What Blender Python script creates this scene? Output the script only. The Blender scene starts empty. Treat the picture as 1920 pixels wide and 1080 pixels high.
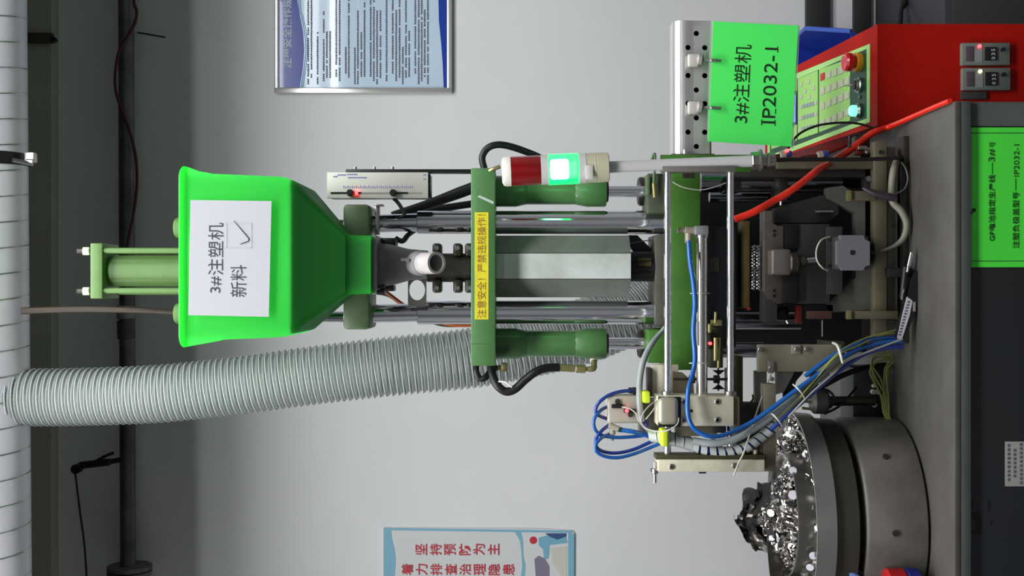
import bpy, bmesh, math, random
from mathutils import Vector, Matrix, noise
random.seed(7)
C = bpy.context.scene.collection
PI = math.pi
# ---------------------------------------------------------------- camera, world, lamps, exposure
F, CZ, DC = 2160.0, 1.60, 2.40            # focal length in pixels, camera height, camera distance to the machine plane Y=0
cam_d = bpy.data.cameras.new('camera'); cam = bpy.data.objects.new('camera', cam_d); C.objects.link(cam)
cam_d.sensor_width = 36; cam_d.lens = 36 * F / 1920
cam_d.clip_start = .05
m = Matrix(((0, 1, 0, 0), (0, 0, -1, -DC), (-1, 0, 0, CZ), (0, 0, 0, 1)))   # held on its side: picture left is up
cam.matrix_world = m
sc = bpy.context.scene
sc.camera = cam
w = bpy.data.worlds.new('world'); sc.world = w; w.use_nodes = True
w.node_tree.nodes['Background'].inputs[0].default_value = (.75, .85, 1, 1)
w.node_tree.nodes['Background'].inputs[1].default_value = .02
vs = sc.view_settings
vs.view_transform = 'Standard'; vs.look = 'None'; vs.gamma = 1; vs.use_curve_mapping = False
vs.exposure = 0.0
try:
    sc.cycles.max_bounces = 7; sc.cycles.diffuse_bounces = 3; sc.cycles.glossy_bounces = 4
    sc.cycles.transparent_max_bounces = 24; sc.cycles.transmission_bounces = 6
    sc.cycles.use_denoising = True; sc.cycles.caustics_reflective = False; sc.cycles.caustics_refractive = False
    sc.cycles.sample_clamp_indirect = 4
except Exception: pass
LAMPS = [  # x, y, z, length, width, power : shaded fluorescent battens hanging over the benches
    (0.0, -0.30, 2.94, 3.2, .52, 45), (0.0, -1.25, 2.93, 3.2, .50, 76), (0.0, -3.6, 2.88, 3.2, .20, 14)]
for i, (x, y, z, L, W, p) in enumerate(LAMPS):
    ld = bpy.data.lights.new('lamp_light', 'AREA'); ld.shape = 'RECTANGLE'; ld.size = L; ld.size_y = W; ld.energy = p
    ld.color = (.97, .985, 1.0)
    lo = bpy.data.objects.new('lamp_light', ld); C.objects.link(lo); lo.location = (x, y, z - .045)
# ---------------------------------------------------------------- helpers
def P(px, py, Y): d = Y + DC; return Vector(((540 - py) * d / F, Y, CZ + (960 - px) * d / F))
def S(Y): return (Y + DC) / F
def lin(c): return tuple(((v / 255) / 12.92 if v / 255 <= .04045 else ((v / 255 + .055) / 1.055) ** 2.4) for v in c) + (1,)
MATS = {}
def mat(name, col, rough=.5, metal=0.0, var=0.0, vscale=8, bump=0.0, bscale=60, emit=None, es=0, alpha=1, coat=0, dirt=None, stretch=None, trans=0, rvar=0):
    if name in MATS: return MATS[name]
    M = bpy.data.materials.new(name); M.use_nodes = True; nt = M.node_tree; b = nt.nodes['Principled BSDF']
    c = lin(col); b.inputs['Base Color'].default_value = c
    b.inputs['Roughness'].default_value = rough; b.inputs['Metallic'].default_value = metal
    if coat: b.inputs['Coat Weight'].default_value = coat
    if trans: b.inputs['Transmission Weight'].default_value = trans
    if alpha < 1: b.inputs['Alpha'].default_value = alpha
    if emit: b.inputs['Emission Color'].default_value = lin(emit); b.inputs['Emission Strength'].default_value = es
    tc = nt.nodes.new('ShaderNodeTexCoord'); src = tc.outputs['Object']
    if stretch:
        mp = nt.nodes.new('ShaderNodeMapping'); mp.inputs['Scale'].default_value = stretch
        nt.links.new(src, mp.inputs[0]); src = mp.outputs[0]
    if var or dirt:
        n = nt.nodes.new('ShaderNodeTexNoise'); n.inputs['Scale'].default_value = vscale; n.inputs['Detail'].default_value = 6
        n.inputs['Roughness'].default_value = .65
        nt.links.new(src, n.inputs['Vector'])
        r = nt.nodes.new('ShaderNodeValToRGB'); nt.links.new(n.outputs['Fac'], r.inputs[0])
        if dirt:
            r.color_ramp.elements[0].position = .32; r.color_ramp.elements[1].position = .62
            r.color_ramp.elements[0].color = lin(dirt); r.color_ramp.elements[1].color = c
        else:
            r.color_ramp.elements[0].position = .3; r.color_ramp.elements[1].position = .7
            r.color_ramp.elements[0].color = tuple(v * (1 - var) for v in c[:3]) + (1,)
            r.color_ramp.elements[1].color = tuple(min(1, v * (1 + var)) for v in c[:3]) + (1,)
        nt.links.new(r.outputs[0], b.inputs['Base Color'])
    if rvar:
        n3 = nt.nodes.new('ShaderNodeTexNoise'); n3.inputs['Scale'].default_value = 30; nt.links.new(src, n3.inputs['Vector'])
        mr = nt.nodes.new('ShaderNodeMapRange'); mr.inputs['To Min'].default_value = max(0, rough - rvar); mr.inputs['To Max'].default_value = rough + rvar
        nt.links.new(n3.outputs['Fac'], mr.inputs['Value']); nt.links.new(mr.outputs[0], b.inputs['Roughness'])
    if bump:
        n2 = nt.nodes.new('ShaderNodeTexNoise'); n2.inputs['Scale'].default_value = bscale; n2.inputs['Detail'].default_value = 4
        nt.links.new(src, n2.inputs['Vector'])
        bp = nt.nodes.new('ShaderNodeBump'); bp.inputs['Strength'].default_value = bump; bp.inputs['Distance'].default_value = .002
        nt.links.new(n2.outputs['Fac'], bp.inputs['Height']); nt.links.new(bp.outputs[0], b.inputs['Normal'])
    MATS[name] = M
    return M
class MB:
    def __init__(s): s.v = []; s.f = []
    def add(s, vs, fs):
        o = len(s.v); s.v += [tuple(q) for q in vs]; s.f += [tuple(i + o for i in f) for f in fs]; return s
    def addbm(s, bm):
        bm.verts.index_update(); s.add([v.co.copy() for v in bm.verts], [[v.index for v in f.verts] for f in bm.faces]); bm.free(); return s
    def box(s, a, b, bev=0, rot=None, seg=2):
        c = (Vector(a) + Vector(b)) / 2; d = [abs(a[i] - b[i]) for i in range(3)]
        bm = bmesh.new(); bmesh.ops.create_cube(bm, size=1)
        for v in bm.verts: v.co = Vector((v.co[i] * d[i] for i in range(3)))
        bev = min(bev, min(d) * .45)
        if bev > 1e-5: bmesh.ops.bevel(bm, geom=bm.edges[:], offset=bev, segments=seg, affect='EDGES', profile=.5)
        for v in bm.verts:
            q = v.co
            if rot is not None: q = rot @ q
            v.co = q + c
        return s.addbm(bm)
    def pbox(s, x0, x1, y0, y1, Y, dep, bev=1.2, seg=2):
        a = P(x0, y0, Y); b = P(x1, y1, Y)
        return s.box((b.x, Y, b.z), (a.x, Y + dep, a.z), bev * S(Y), seg=seg)
    def lathe(s, prof, p0, ax=(0, 0, 1), seg=24, cap=True):
        ax = Vector(ax).normalized(); q = ax.to_track_quat('Z', 'Y').to_matrix(); p0 = Vector(p0)
        vs = []; fs = []; n = len(prof)
        for (r, t) in prof:
            for k in range(seg):
                a = 2 * PI * k / seg + (PI / seg)
                vs.append(p0 + q @ Vector((r * math.cos(a), r * math.sin(a), t)))
        for i in range(n - 1):
            for k in range(seg):
                k2 = (k + 1) % seg
                fs.append((i * seg + k, i * seg + k2, (i + 1) * seg + k2, (i + 1) * seg + k))
        if cap:
            if prof[0][0] > 1e-6: fs.append(tuple(reversed(range(seg))))
            if prof[-1][0] > 1e-6: fs.append(tuple((n - 1) * seg + k for k in range(seg)))
        return s.add(vs, fs)
    def cyl(s, p0, p1, r, seg=20, ch=0, r1=None):
        p0 = Vector(p0); p1 = Vector(p1); L = (p1 - p0).length; r1 = r if r1 is None else r1
        pr = [(r, 0), (r1, L)] if not ch else [(r - ch, 0), (r, ch), (r1, L - ch), (r1 - ch, L)]
        return s.lathe(pr, p0, p1 - p0, seg)
    def pcyl(s, x0, y0, x1, y1, Y, r, seg=20, ch=0, r1=None, Y1=None):
        k = S(Y); return s.cyl(P(x0, y0, Y), P(x1, y1, Y if Y1 is None else Y1), r * k, seg, ch * k, None if r1 is None else r1 * k)
    def disc(s, px, py, Y, r, dep, seg=18, ch=0):      # short cylinder whose axis points at the viewer's side
        p = P(px, py, Y); return s.cyl(p, p + Vector((0, dep, 0)), r * S(Y), seg, ch * S(Y))
    def tube(s, pts, r, seg=10, sub=8, cap=True, smooth=True):
        pts = [Vector(p) for p in pts]
        rs = r if isinstance(r, (list, tuple)) else [r] * len(pts)
        if smooth and len(pts) > 2:
            q = []; rr = []; n = len(pts)
            for i in range(n - 1):
                a = pts[max(i - 1, 0)]; b = pts[i]; c = pts[i + 1]; d = pts[min(i + 2, n - 1)]
                for k in range(sub):
                    t = k / sub
                    q.append(.5 * ((2 * b) + (c - a) * t + (2 * a - 5 * b + 4 * c - d) * t * t + (3 * b - a - 3 * c + d) * t ** 3))
                    rr.append(rs[i] + (rs[i + 1] - rs[i]) * t)
            q.append(pts[-1]); rr.append(rs[-1]); pts = q; rs = rr
        n = len(pts); vs = []; fs = []
        t0 = (pts[1] - pts[0]).normalized(); u = t0.orthogonal().normalized()
        for i in range(n):
            t = (pts[min(i + 1, n - 1)] - pts[max(i - 1, 0)]).normalized()
            u = (u - t * u.dot(t)).normalized(); v = t.cross(u)
            for k in range(seg):
                a = 2 * PI * k / seg; vs.append(pts[i] + (u * math.cos(a) + v * math.sin(a)) * rs[i])
        for i in range(n - 1):
            for k in range(seg):
                k2 = (k + 1) % seg; fs.append((i * seg + k, i * seg + k2, (i + 1) * seg + k2, (i + 1) * seg + k))
        if cap: fs.append(tuple(reversed(range(seg)))); fs.append(tuple((n - 1) * seg + k for k in range(seg)))
        return s.add(vs, fs)
    def ptube(s, pts, r, seg=10, sub=8):                # pts: (px, py, Y), r in pixels at that depth
        rs = r if isinstance(r, (list, tuple)) else [r] * len(pts)
        return s.tube([P(*p) for p in pts], [q * S(p[2]) for q, p in zip(rs, pts)], seg, sub)
    def prism(s, poly, vec):
        poly = [Vector(p) for p in poly]; n = len(poly); vec = Vector(vec)
        vs = poly + [p + vec for p in poly]
        fs = [tuple(range(n)), tuple(reversed(range(n, 2 * n)))] + [(i, i + n, (i + 1) % n + n, (i + 1) % n) for i in range(n)]
        return s.add(vs, fs)
    def pprism(s, poly, Y, dep): return s.prism([P(x, y, Y) for x, y in poly], (0, dep, 0))
    def loft(s, secs, nc=5, cap0=True, cap1=True):       # rounded rectangles (cx, cy, z, hx, hy, r)
        vs = []; fs = []; N = 4 * (nc + 1)
        for (cx, cy, z, hx, hy, r) in secs:
            r = min(r, hx * .99, hy * .99)
            for q, (sx, sy) in enumerate(((1, 1), (-1, 1), (-1, -1), (1, -1))):
                for k in range(nc + 1):
                    a = q * PI / 2 + (PI / 2) * k / nc
                    vs.append((cx + sx * (hx - r) + r * math.cos(a), cy + sy * (hy - r) + r * math.sin(a), z))
        for i in range(len(secs) - 1):
            for k in range(N):
                k2 = (k + 1) % N; fs.append((i * N + k, i * N + k2, (i + 1) * N + k2, (i + 1) * N + k))
        if cap0: fs.append(tuple(reversed(range(N))))
        if cap1: fs.append(tuple((len(secs) - 1) * N + k for k in range(N)))
        return s.add(vs, fs)
    def build(s, name, m, parent=None, label=None, kind=None, sharp=38):
        vs = [Vector(v) for v in s.v]
        lo = Vector((min(v[i] for v in vs) for i in range(3))); hi = Vector((max(v[i] for v in vs) for i in range(3)))
        c = (lo + hi) / 2
        me = bpy.data.meshes.new(name); me.from_pydata([v - c for v in vs], [], s.f); me.validate()
        bm = bmesh.new(); bm.from_mesh(me); bmesh.ops.recalc_face_normals(bm, faces=bm.faces[:])
        for f in bm.faces: f.smooth = True
        lim = math.radians(sharp)
        for e in bm.edges:
            e.smooth = not (len(e.link_faces) != 2 or e.calc_face_angle(0) > lim)
        bm.to_mesh(me); bm.free()
        me.materials.append(m)
        o = bpy.data.objects.new(name, me); C.objects.link(o)
        o.location = c
        if parent is not None:
            o.parent = parent
            o.matrix_parent_inverse = Matrix.Translation(WL[parent.name]).inverted()
        WL[o.name] = c.copy()
        if label: o['label'] = label
        if kind: o['kind'] = kind
        return o
WL = {}
def tag(o, label, cat, group=None, kind=None):
    o['label'] = label; o['category'] = cat
    if group: o['group'] = group
    if kind: o['kind'] = kind
    return o
def thing(name, loc, label, cat, group=None):
    o = bpy.data.objects.new(name, None); C.objects.link(o); o.location = loc; o.empty_display_size = .05
    WL[o.name] = Vector(loc)
    return tag(o, label, cat, group)
def struct(o): o['kind'] = 'structure'; return o
def text(name, body, m, parent, px, py, Y, wpx, hpx, rot=0.0, thick=.0003, bold=0.0):
    """lettering whose lower left corner stands at (px,py); wpx = run of the line, hpx = glyph height (both in photo pixels)"""
    cu = bpy.data.curves.new(name, 'FONT'); cu.body = body; cu.size = 1; cu.resolution_u = 3; cu.extrude = 0; cu.offset = bold
    t = bpy.data.objects.new(name, cu); C.objects.link(t)
    bpy.context.view_layer.update()
    me = bpy.data.meshes.new_from_object(t.evaluated_get(bpy.context.evaluated_depsgraph_get()))
    bpy.data.objects.remove(t); bpy.data.curves.remove(cu)
    xs = [v.co.x for v in me.vertices]; ys = [v.co.y for v in me.vertices]
    x0, x1, y0, y1 = min(xs), max(xs), min(ys), max(ys)
    k = S(Y); sx = wpx * k / (x1 - x0); sy = hpx * k / (y1 - y0)
    base = P(px, py, Y); R = Matrix.Rotation(rot, 3, 'Y')
    for v in me.vertices:
        v.co = base + R @ Vector(((v.co.x - x0) * sx, 0, (v.co.y - y0) * sy))
    mb = MB(); mb.v = [tuple(v.co) for v in me.vertices]; mb.f = [tuple(p.vertices) for p in me.polygons]
    bpy.data.meshes.remove(me)
    n = len(mb.v); mb.v += [(a, b + thick, c) for a, b, c in mb.v]    # a printed layer with a hair of thickness
    o = mb.build(name, m, parent)
    return o
# ---------------------------------------------------------------- materials
wallm = mat('wall_paint', (232, 232, 233), .75, var=.035, vscale=1.6, bump=.15, bscale=90)
wallf = mat('wall_paint_grey', (184, 185, 186), .8, var=.05)
beamm = mat('beam_paint', (190, 188, 176), .8, var=.08, vscale=3)
conc = mat('concrete_floor', (84, 86, 84), .6, var=.2, vscale=3)
ceilm = mat('ceiling_paint', (84, 86, 84), .9, var=.05)
green = mat('machine_green', (76, 120, 68), .4, var=.12, vscale=14, bump=.12, bscale=120, coat=.2)
greend = mat('platen_green', (62, 108, 36), .45, var=.25, vscale=12, bump=.15, bscale=90)
greenl = mat('pale_green_enamel', (82, 116, 54), .42, var=.1, vscale=20)
greenb = mat('block_green', (98, 122, 84), .42, dirt=(74, 96, 62), vscale=14)
limeg = mat('lime_plastic', (88, 220, 104), .36)
_nt = limeg.node_tree; _tr = _nt.nodes.new('ShaderNodeBsdfTranslucent'); _tr.inputs[0].default_value = lin((76, 240, 96)); _mx = _nt.nodes.new('ShaderNodeMixShader'); _mx.inputs[0].default_value = .74
_out = [n for n in _nt.nodes if n.type == 'OUTPUT_MATERIAL'][0]
_nt.links.new(_nt.nodes['Principled BSDF'].outputs[0], _mx.inputs[1]); _nt.links.new(_tr.outputs[0], _mx.inputs[2]); _nt.links.new(_mx.outputs[0], _out.inputs[0])
chrome = mat('chrome', (236, 236, 242), .1, 1.0, rvar=.03)
chromed = mat('worn_chrome', (150, 152, 160), .22, 1.0, var=.3, vscale=20, stretch=(6, 6, .6))
steel = mat('brushed_steel', (176, 174, 170), .32, 1.0, var=.12, vscale=30, stretch=(1, 1, 12))
stain = mat('polished_stainless', (226, 223, 222), .2, .65, bump=.1, bscale=9)
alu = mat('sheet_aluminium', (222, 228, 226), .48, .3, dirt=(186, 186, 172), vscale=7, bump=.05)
alu_shade = mat('shaded_sheet_aluminium', (142, 148, 142), .45, .4, dirt=(118, 120, 106), vscale=7)  # same sheet, darkened: shade of the angled cover facets put into the colour
alub = mat('beige_machined_metal', (226, 220, 196), .42, .3, var=.14, vscale=24)
alug = mat('beige_gray_paint', (178, 172, 158), .45, 0.0, var=.06, vscale=24)
dmet = mat('dark_oiled_metal', (66, 62, 56), .42, .6, var=.35, vscale=30)
gmet = mat('grey_machined_metal', (98, 96, 90), .5, .4, var=.2, vscale=20)
castm = mat('cast_grey_metal', (104, 102, 106), .55, .3, var=.2, vscale=25)
black = mat('black_rubber', (22, 22, 24), .45)
blackp = mat('black_plastic', (26, 26, 28), .35)
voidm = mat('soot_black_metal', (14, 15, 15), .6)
brass = mat('brass', (168, 160, 110), .35, .8, var=.2, vscale=40)
brassd = mat('dull_brass', (92, 76, 40), .5, .3, var=.25, vscale=30)
whitep = mat('white_plastic', (222, 218, 208), .4)
beige = mat('beige_plastic', (186, 182, 156), .45, var=.03)
paper = mat('white_paper', (176, 176, 182), .7)
ink = mat('black_ink', (24, 24, 28), .7)
inkg = mat('grey_print', (90, 92, 104), .7)
inkb = mat('blue_print', (120, 122, 190), .6)
redp = mat('red_paint', (172, 21, 9), .55, var=.06, vscale=60, bump=.2, bscale=400); redp.node_tree.nodes['Principled BSDF'].inputs['Specular IOR Level'].default_value = .15
signg = mat('green_sign_paper', (84, 250, 106), .55)
labg = mat('green_label_paper', (80, 236, 68), .5, var=.07, vscale=10)
yel = mat('yellow_label', (214, 204, 40), .5, var=.1, vscale=30)
tapey = mat('fluorescent_tape', (206, 232, 50), .5)
bluet = mat('blue_air_tube', (30, 96, 176), .22, coat=.4)
bluet2 = mat('deep_blue_tube', (34, 64, 150), .25, coat=.4)
greyt = mat('grey_sleeve', (150, 156, 156), .45, var=.08, vscale=40)
whitew = mat('white_wire', (180, 180, 170), .5)
yellw = mat('yellow_green_wire', (150, 156, 78), .5)
orng = mat('orange_red_hose', (226, 40, 20), .3, coat=.4)
brown = mat('brown_cord', (50, 40, 24), .6)
orange = mat('orange_cord', (170, 84, 40), .5)
dred = mat('dark_red_cable', (80, 30, 28), .6)
pipeg = mat('galvanised_pipe', (120, 118, 120), .45, .5, dirt=(70, 66, 70), vscale=5, stretch=(1, 1, 1))
duct = mat('spiral_duct_metal', (206, 204, 210), .4, .35, var=.1, vscale=4)
hosem = mat('clear_ribbed_hose', (156, 164, 162), .22, alpha=.62, coat=.4)
hoser = mat('hose_rib_plastic', (182, 190, 188), .3, alpha=.9)
ledr = mat('red_led', (255, 60, 60), .4, emit=(255, 50, 55), es=9)
ledy = mat('yellow_led', (255, 240, 140), .4, emit=(255, 240, 150), es=4)
tabletop = mat('steel_bench_top', (88, 85, 81), .5, .2, dirt=(72, 69, 66), vscale=4, bump=.1)
tfront = mat('navy_bench_panel', (20, 26, 35), .45, dirt=(28, 25, 22), vscale=4)
trail = mat('bench_rail_grey', (74, 78, 76), .5, var=.15)
bowlm = mat('stainless_bowl', (176, 174, 172), .34, .7, var=.12, vscale=9, stretch=(1, 1, .4))
bowlb = mat('bowl_base_metal', (118, 114, 108), .45, .4, dirt=(96, 92, 86), vscale=8)
foil = mat('shiny_foil', (196, 192, 190), .2, 1.0, var=.35, vscale=60)
bag = mat('silvery_bag_film', (86, 82, 80), .2, .6, var=.3, vscale=30, bump=.6, bscale=40)
# ================================================================ THE SETTING
WY = 1.30
struct(MB().box((-3.2, WY, 0), (3.2, WY + .12, 3.7)).build('wall_back', wallm))
struct(MB().box((-3.32, -5, 0), (-3.2, WY + .12, 3.7)).build('wall_left', wallf))
struct(MB().box((3.2, -5, 0), (3.32, WY + .12, 3.7)).build('wall_right', wallf))
struct(MB().box((-3.32, -5.12, 0), (3.32, -5, 3.7)).build('wall_front', wallf))
struct(MB().box((-3.32, -5.12, -.1), (3.32, WY + .12, 0)).build('floor', conc))
struct(MB().box((-3.32, -5.12, 3.7), (3.32, WY + .12, 3.8)).build('ceiling', ceilm))
b = MB(); k = S(1.24); b.box((-3.2, 1.24, CZ + (960 - 96) * k), (3.2, WY, 3.7)); struct(b.build('trim_1', beamm))
# marks and a plaster patch on the wall
b = MB(); b.pprism([(68, 640), (80, 633), (104, 636), (106, 648), (98, 662), (84, 655), (70, 652)], 1.297, .003)
o = b.build('plaster_patch', mat('pale_plaster', (220, 218, 208), .9, var=.2, vscale=40)); tag(o, 'small pale plaster patch high on the grey wall', 'patch')
b = MB(); b.pbox(104, 108, 590, 664, 1.292, .008, .3); o = b.build('wall_bracket', dmet); tag(o, 'thin dark metal strip screwed to the wall beside the plaster patch', 'bracket')
b = MB(); b.pbox(45, 97, 61, 80, 1.225, .02, .5); o = b.build('cable_box', mat('dark_enamel', (70, 68, 58), .6)); tag(o, 'small dark box on the wall just below the duct', 'box'); MB().disc(99, 73, 1.22, 5, .02).build('knob', black, o)
b = MB(); b.ptube([(258, 61, 1.26), (282, 65, 1.25), (310, 70, 1.25)], 1.6, 6); o = b.build('wall_rod', brown); tag(o, 'short thin rod sticking out of the wall below the pipe', 'rod')
# lamps over the benches (outside the picture)
for i, (x, y, z, L, W, p) in enumerate(LAMPS):
    t = thing('batten_lamp', (x, y, z), 'white shaded fluorescent batten hanging %s' % ('close to the posters above the press', 'in front of the press over the bench edge', 'far back over the aisle')[i], 'lamp', 'shaded battens over the benches')
    b = MB(); h = .0575; e = W / 2 + .046; xa = x - L / 2 - .05
    b.prism([(xa, y + dy, z + dz) for dy, dz in ((-e - .004, -h), (-e, -h), (-.04, .03), (.04, .03), (e, -h), (e + .004, -h), (.05, .05), (-.05, .05))], (L + .1, 0, 0))
    b.build('shade', whitep, t)
    b = MB(); b.cyl((x - L / 2, y, z - .01), (x + L / 2, y, z - .01), .014, 10); b.build('tube', whitep, t)
    b = MB()
    for sx in (-1, 1): b.cyl((x + sx * L * .35, y, z + .04), (x + sx * L * .35, y, 3.7), .004, 6)
    b.build('hanger', steel, t)
# ================================================================ PIPES, DUCT AND HOSE NEAR THE CEILING
pipe = thing('wall_pipe', P(236, 540, 1.20), 'grey steel pipe running across the top of the wall', 'pipe')
b = MB(); b.pcyl(234, -700, 240, 1068, 1.20, 14.5, 20); b.build('pipe', pipeg, pipe)
b = MB(); b.pcyl(236, 572, 236, 598, 1.20, 17, 20, 2); b.build('coupling', mat('pale_coupling', (150, 150, 146), .5, .3), pipe)
b = MB(); b.pcyl(236, 600, 237, 636, 1.20, 16.5, 20, 2); b.build('coupling', mat('dark_coupling', (86, 78, 80), .5, .3), pipe)
b = MB(); b.pcyl(243, 1060, 243, 1068, 1.20, 41, 28, 1); b.pcyl(243, 1070, 243, 1079, 1.20, 41, 28, 1); b.build('flange', pipeg, pipe)
b = MB(); b.pcyl(243, 1079, 246, 1500, 1.20, 15, 20); b.build('pipe', pipeg, pipe)
vt = thing('drop_valve', P(180, 860, 1.15), 'black lever valve under the wall pipe with a cord hanging down', 'valve')
b = MB(); b.pcyl(226, 862, 205, 866, 1.17, 5, 12); b.pcyl(207, 866, 148, 873, 1.17, 7, 14, 2); b.build('valve_body', black, vt)
b = MB(); b.ptube([(178, 866, 1.15), (198, 855, 1.14), (213, 849, 1.14)], 3, 8); b.build('lever', black, vt)
b = MB(); b.disc(141, 880, 1.14, 9, .03); b.build('pulley', black, vt)
b = MB(); b.ptube([(141, 886, 1.15), (150, 960, 1.15), (158, 1020, 1.15), (163, 1100, 1.15), (170, 1300, 1.15)], 1.9, 6); b.build('cord', black, vt)
b = MB(); b.ptube([(253, -60, 1.17), (251, 0, 1.17), (256, 20, 1.17), (254, 40, 1.17), (243, 62, 1.16), (224, 95, 1.16), (217, 130, 1.16), (216, 160, 1.16), (221, 185, 1.16), (232, 215, 1.16), (243, 245, 1.16), (254, 290, 1.16), (257, 330, 1.16), (255, 370, 1.16), (247, 420, 1.16), (238, 470, 1.16), (232, 560, 1.17)], 3, 8, 6)
tag(b.build('wall_cable', dred), 'thin dark red cable looping along the wall pipe', 'cable')
# duct
DY = .27
dt = thing('spiral_duct', P(-8, 540, DY), 'silvery spiral seam ventilation duct along the ceiling', 'duct')
b = MB(); b.pcyl(-26, -900, -6, 1500, DY, 64, 40); b.build('duct_wall', duct, dt)
sl = P(-26, -900, DY); sr = P(-6, 1500, DY); ax = (sr - sl); L = ax.length; q = ax.to_track_quat('Z', 'Y').to_matrix(); rr = 64.4 * S(DY)
b = MB()
pts = []
for i in range(int(L / .0585 * 20)):
    a = 2 * PI * i / 20; pts.append(sl + q @ Vector((rr * math.cos(a), rr * math.sin(a), i * .0585 / 20)))
b.tube(pts, .0016, 4, smooth=False); b.build('spiral_seam', steel, dt)
b = MB(); b.pcyl(-19, 290, -18, 314, DY, 67, 40, 1); b.build('duct_band', mat('dark_band', (50, 50, 50), .4, .7), dt)
b = MB(); b.box(P(58, 296, DY - .02) - Vector((.012, .01, .012)), P(58, 296, DY - .02) + Vector((.012, .01, .012)), .003)
b.cyl(P(50, 303, DY - .05), P(62, 303, DY - .05), .006, 8); b.cyl(P(24, 300, DY - .078), P(62, 308, DY - .045), .005, 8); b.build('band_clamp', steel, dt)
b = MB(); b.pcyl(10, 745, 44, 745, DY, 49, 36); b.build('branch_collar', mat('dark_band', (50, 50, 50)), dt)
b = MB(); b.pcyl(6, 745, 16, 745, DY, 58.5, 40, 1); b.build('branch_clamp', mat('dark_band', (50, 50, 50)), dt)
# ribbed hose
hp = [(2, 745), (60, 745), (150, 744), (300, 738), (450, 722), (600, 702), (740, 686), (880, 672), (980, 652), (1080, 626), (1160, 594), (1240, 552), (1330, 500), (1420, 460)]
hy = [.27, .27, .27, .27, .28, .29, .30, .32, .34, .37, .40, .43, .46, .48]
hr = [54.5, 54.5, 54.5, 55, 55, 56, 57, 58, 60, 62, 63, 63, 62, 62]
cp = [P(x, y, Y) for (x, y), Y in zip(hp, hy)]; cr = [r * S(Y) * .97 for r, Y in zip(hr, hy)]
def catmull(pts, rs, sub):
    q = []; rr = []; n = len(pts)
    for i in range(n - 1):
        a = pts[max(i - 1, 0)]; bb = pts[i]; c = pts[i + 1]; d = pts[min(i + 2, n - 1)]
        for k in range(sub):
            t = k / sub
            q.append(.5 * ((2 * bb) + (c - a) * t + (2 * a - 5 * bb + 4 * c - d) * t * t + (3 * bb - a - 3 * c + d) * t ** 3)); rr.append(rs[i] + (rs[i + 1] - rs[i]) * t)
    q.append(pts[-1]); rr.append(rs[-1]); return q, rr
qp, qr = catmull(cp, cr, 60)
al = [0.0]
for i in range(1, len(qp)): al.append(al[-1] + (qp[i] - qp[i - 1]).length)
def at_len(s_):
    import bisect
    i = min(max(bisect.bisect(al, s_) - 1, 0), len(al) - 2); t = (s_ - al[i]) / max(al[i + 1] - al[i], 1e-9)
    return qp[i].lerp(qp[i + 1], t), qr[i] + (qr[i + 1] - qr[i]) * t
PIT = .0144; pts = []; rs = []; s_ = 0
while s_ < al[-1]:
    p, r = at_len(s_); pts.append(p); rs.append(r - .0026 + .0026 * math.cos(2 * PI * s_ / PIT)); s_ += PIT / 6
ht = thing('ribbed_hose', cp[0], 'thick clear ribbed extraction hose hanging from the duct behind the machine', 'hose')
b = MB(); b.tube(pts, rs, 40, smooth=False, cap=False); b.build('hose_wall', hosem, ht, sharp=80)
pts = []; s_ = 0; u = Vector((0, 1, 0)); nst = 30
while s_ < al[-1] - PIT:
    p, r = at_len(s_); p2, _ = at_len(s_ + .002); t = (p2 - p).normalized(); u = (u - t * u.dot(t)).normalized(); v = t.cross(u)
    a = 2 * PI * s_ / PIT; pts.append(p + (u * math.cos(a) + v * math.sin(a)) * (r + .0004)); s_ += PIT / nst
b = MB(); b.tube(pts, .0017, 5, smooth=False); b.build('rib_helix', hoser, ht, sharp=80)
b = MB(); b.ptube([(40, 583, .2), (150, 580, .2), (260, 582, .2), (345, 586, .2), (460, 586, .18), (560, 565, .16), (640, 545, .14), (720, 551, .12), (760, 575, .12), (820, 607, .12), (882, 609, .12)], [6.5, 6.5, 5.5, 4.5, 4, 4, 3.5, 3.5, 3.5, 3.5, 3.5], 8)
tag(b.build('drop_cable', brown), 'long brown cord hanging from the duct down behind the hopper', 'cord')
b = MB(); b.ptube([(718, 543, .10), (735, 556, .10), (760, 574, .10), (800, 596, .10), (850, 609, .10), (900, 609, .10)], 3.6, 8)
tag(b.build('orange_cable', orange), 'thin orange cable curving behind the left tie bar', 'cable')
# ================================================================ POSTERS
yw = 1.285
pt = thing('rules_poster', P(680, 60, yw), 'blue and white framed rules poster with dense small print', 'poster')
b = MB(); b.pbox(521, 840, -330, 166, yw, .012, .3); b.build('poster_board', mat('pale_blue_print', (208, 230, 252), .16, var=.06, vscale=3, coat=.5), pt)
b = MB(); b.pprism([(521, 166), (521, -330), (552, -330), (557, 0), (562, 30), (568, 60), (570, 95), (567, 130), (561, 166)], yw - .0012, .001); b.build('header_band', mat('royal_blue_print', (36, 66, 168), .2, coat=.5), pt)
b = MB()
for dx in (3.0, 6.0):
    b.ptube([(556 + dx, -200, yw - .0012), (557 + dx, 0, yw - .0012), (562 + dx, 30, yw - .0012), (568 + dx, 60, yw - .0012), (570 + dx, 95, yw - .0012), (567 + dx, 130, yw - .0012), (561 + dx, 166, yw - .0012)], .7, 4)
b.build('wave_line', mat('sky_blue_print', (110, 160, 214), .3), pt)
b = MB(); b.pprism([(840, 166), (840, -330), (822, -330), (822, 0), (823, 40), (827, 80), (830, 120), (832, 166)], yw - .0012, .001); b.build('footer_band', mat('royal_blue_print', (36, 66, 168)), pt)
text('heading', '注塑安全操作规程', mat('pale_print', (206, 220, 232), .5), pt, 547, 128, yw - .003, 150, 17, bold=.02)
b = MB(); rnd = random.Random(3)
lines = []
x = 578
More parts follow.
